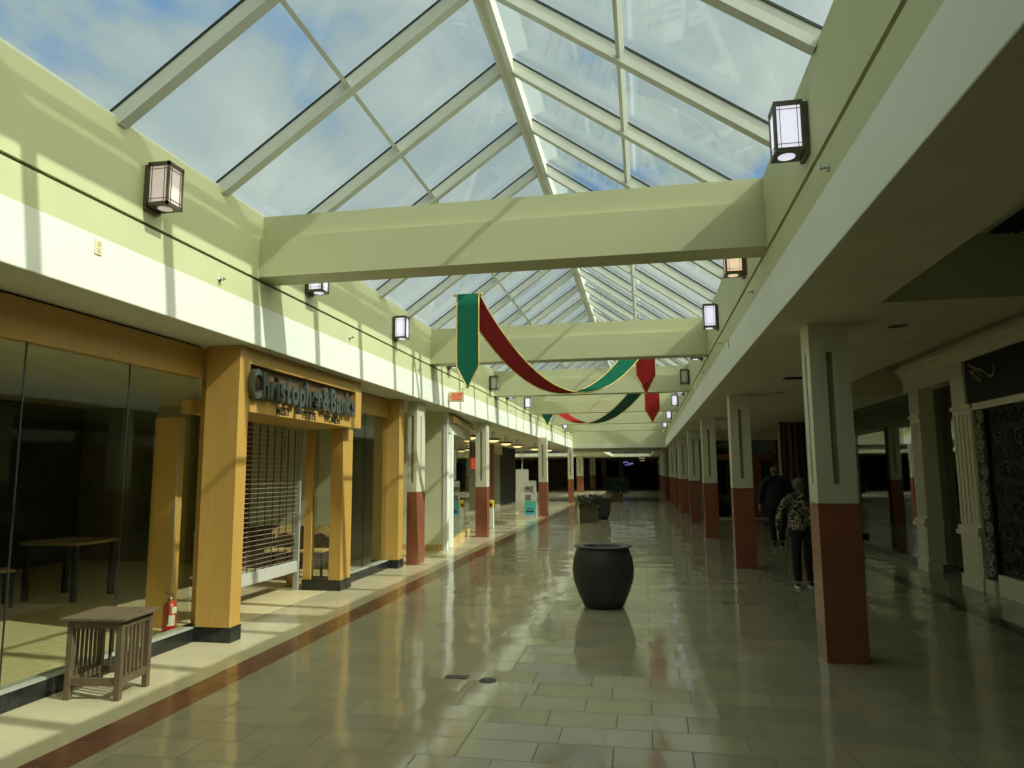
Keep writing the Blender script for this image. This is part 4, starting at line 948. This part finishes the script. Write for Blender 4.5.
def person(label, loc, rz, s, bulk, stride, hair_m, hair_kind, top_m, hem, arm_out):
    """facing +y; z up; built 1.7 m tall and scaled by s"""
    t = thing('person', label, 'person', loc, rz); t.scale = (s, s, s)
    hips = 0.92; k = Sk(); b = bulk
    J = {}
    for sd in (-1, 1):
        st = stride*sd
        J['hip', sd] = (0.095*sd, 0, 0.90); J['knee', sd] = (0.10*sd, 0.02 + st*0.5, 0.49); J['ank', sd] = (0.105*sd, -0.03 + st, 0.085 + max(0, -st)*0.12)
        J['sh', sd] = (0.185*sd*b, -0.01, 1.40); J['el', sd] = ((0.245+arm_out)*sd*b, -0.03 - st*0.3, 1.12); J['wr', sd] = ((0.255+arm_out*1.1)*sd*b, 0.06 - st*0.5, 0.88)
    # body
    p0 = k.add((0, 0, 0.95), (0.13*b, 0.10*b)); sp_ = k.chain([((0, 0, 1.08), (0.125*b, 0.09*b)), ((0, -0.01, 1.25), (0.135*b, 0.095*b)), ((0, -0.015, 1.35), (0.10*b, 0.075*b))], p0)
    nk = k.chain([((0, 0.0, 1.46), 0.055), ((0, 0.015, 1.52), 0.052)], sp_)
    hd = k.chain([((0, 0.02, 1.575), (0.070, 0.078)), ((0, 0.02, 1.635), (0.076, 0.092)), ((0, 0.01, 1.68), (0.062, 0.075))], nk)
    hmid = len(k.v) - 2
    k.add((0, 0.125, 1.60), 0.011, hmid)                   # nose
    for sd in (-1, 1): k.add((0.088*sd, 0.0, 1.61), (0.010, 0.02), hmid)   # ears
    for sd in (-1, 1):
        a = k.chain([(J['sh', sd], 0.036), (tuple((Vector(J['sh', sd])+Vector(J['el', sd]))/2), 0.040), (J['el', sd], 0.040), (tuple((Vector(J['el', sd])+Vector(J['wr', sd]))/2), 0.036), (J['wr', sd], 0.026)], sp_)
        W = Vector(J['wr', sd]); d = (W - Vector(J['el', sd])).normalized()
        palm = k.add(tuple(W + d*0.055), (0.030, 0.020), a)
        for fi, (oy, ln) in enumerate(((0.028, 0.075), (0.010, 0.085), (-0.008, 0.08), (-0.026, 0.062))):
            f0 = W + d*0.09 + Vector((0, oy, 0)); f1 = f0 + d*ln*0.5 + Vector((-0.006*sd, 0.004, 0)); f2 = f0 + d*ln + Vector((-0.025*sd, 0.01, 0))
            k.chain([(tuple(f0), 0.0095), (tuple(f1), 0.009), (tuple(f2), 0.0075)], palm)
        th = W + d*0.045 + Vector((-0.01*sd, 0.035, 0)); k.chain([(tuple(th), 0.011), (tuple(th + d*0.03 + Vector((-0.01*sd, 0.016, 0))), 0.0095), (tuple(th + d*0.055 + Vector((-0.014*sd, 0.02, 0))), 0.008)], palm)
        lg = k.chain([(J['hip', sd], 0.072), (tuple((Vector(J['hip', sd])+Vector(J['knee', sd]))/2), 0.074), (J['knee', sd], 0.056), (tuple((Vector(J['knee', sd])+Vector(J['ank', sd]))/2), 0.050), (J['ank', sd], 0.036)], p0)
        A = Vector(J['ank', sd]); k.chain([(tuple(A + Vector((0, 0.06, -0.04))), 0.035), (tuple(A + Vector((0, 0.14, -0.055))), 0.025)], lg)
    k.obj('body', 'skin', t)
    # eyes and mouth
    mb = MB()
    for sd in (-1, 1): mb.lathe([(0, -0.010), (0.012, -0.004), (0.012, 0.004), (0, 0.010)], 0.030*sd, 0.098, 1.625, 10)
    mb.build('eyes', 'black', t)
    # jacket
    j = Sk(); q0 = j.add((0, 0, hem), (0.215*b, 0.16*b))
    q = j.chain([((0, 0, hem+0.14), (0.20*b, 0.15*b)), ((0, -0.005, 1.16), (0.178*b, 0.135*b)), ((0, -0.01, 1.30), (0.185*b, 0.135*b)), ((0, -0.01, 1.40), (0.165*b, 0.12*b))], q0)
    j.chain([((0, 0.0, 1.455), 0.072), ((0, 0.005, 1.48), 0.066)], q)
    for sd in (-1, 1):
        W = Vector(J['wr', sd]); El = Vector(J['el', sd])
        j.chain([(tuple(Vector(J['sh', sd]) + Vector((0.01*sd, 0, 0.01))), 0.098*b), (tuple((Vector(J['sh', sd])+El)/2), 0.070), (tuple(El), 0.064), (tuple(El.lerp(W, 0.55)), 0.056), (tuple(El.lerp(W, 1.0)), 0.050)], q)
    j.obj('jacket', top_m, t)
    # trousers
    j = Sk(); q0 = j.add((0, 0, 0.97), (0.175*b, 0.13*b)); q1 = j.add((0, 0, 0.88), (0.185*b, 0.14*b), q0)
    for sd in (-1, 1):
        H_, K_, A = Vector(J['hip', sd]), Vector(J['knee', sd]), Vector(J['ank', sd])
        j.chain([(tuple(H_ + Vector((0, 0, -0.08))), 0.098), (tuple(H_.lerp(K_, 0.55)), 0.088), (tuple(K_), 0.076), (tuple(K_.lerp(A, 0.5)), 0.072), (tuple(A + Vector((0, 0, 0.0))), 0.068)], q1)
    j.obj('trousers', 'blackcloth', t)
    for sd in (-1, 1):
        A = Vector(J['ank', sd]); A.z -= 0.085
        j = Sk(); c0 = j.add(tuple(A + Vector((0, -0.03, 0.055))), (0.042, 0.044)); j.chain([(tuple(A + Vector((0, 0.06, 0.052))), (0.044, 0.040)), (tuple(A + Vector((0, 0.15, 0.042))), (0.042, 0.030))], c0)
        sh = j.obj('shoe', 'shoe', t)
        mb = MB(); pr = []
        for n_ in range(14):
            a = 2*math.pi*n_/14; pr.append((A.x + 0.046*math.cos(a), A.y + 0.06 + 0.135*math.sin(a)))
        mb.prism(pr, 'z', A.z + 0.001, A.z + 0.030); mb.build('sole', 'sole' if top_m == 'floral' else 'shoe', sh)
    # hair: a rounded cap over the back and top of the skull
    def cap(cz, rx, ry, rz, cy, zcut):
        bm = bmesh.new(); bmesh.ops.create_icosphere(bm, subdivisions=4, radius=1.0)
        for v in bm.verts:
            n = 1 + 0.035*math.sin(9*v.co.x + 3*v.co.z)*math.cos(7*v.co.z + 2*v.co.y)
            z = v.co.z*rz; y = v.co.y*ry
            if y > 0.05 and z < 0.035: y = 0.05 + (y-0.05)*0.2           # leave the face free
            if z < zcut: z = zcut + (z - zcut)*0.25
            v.co = Vector((v.co.x*rx*n, y*n + cy, z*n + cz))
        for f in bm.faces: f.smooth = True
        me = bpy.data.meshes.new('hair'); bm.to_mesh(me); bm.free(); me.materials.append(M[hair_m])
        o = bpy.data.objects.new('hair', me); C.objects.link(o); o.parent = t
    if hair_kind == 'short': cap(1.615, 0.102, 0.113, 0.112, -0.012, -0.09)
    else: cap(1.582, 0.093, 0.104, 0.068, -0.018, -0.05)
    return t
person('person with short grey hair in a floral jacket and black trousers walking away', (2.10, 10.42, 0), -0.05, 0.868, 1.14, 0.06, 'greyhair', 'short', 'floral', 0.86, 0.04)
person('person in a black coat and black trousers walking away, farther off', (2.77, 16.2, 0), 0.05, 1.0, 1.25, 0.06, 'greyhair', 'thin', 'blackcloth', 0.72, 0.0)
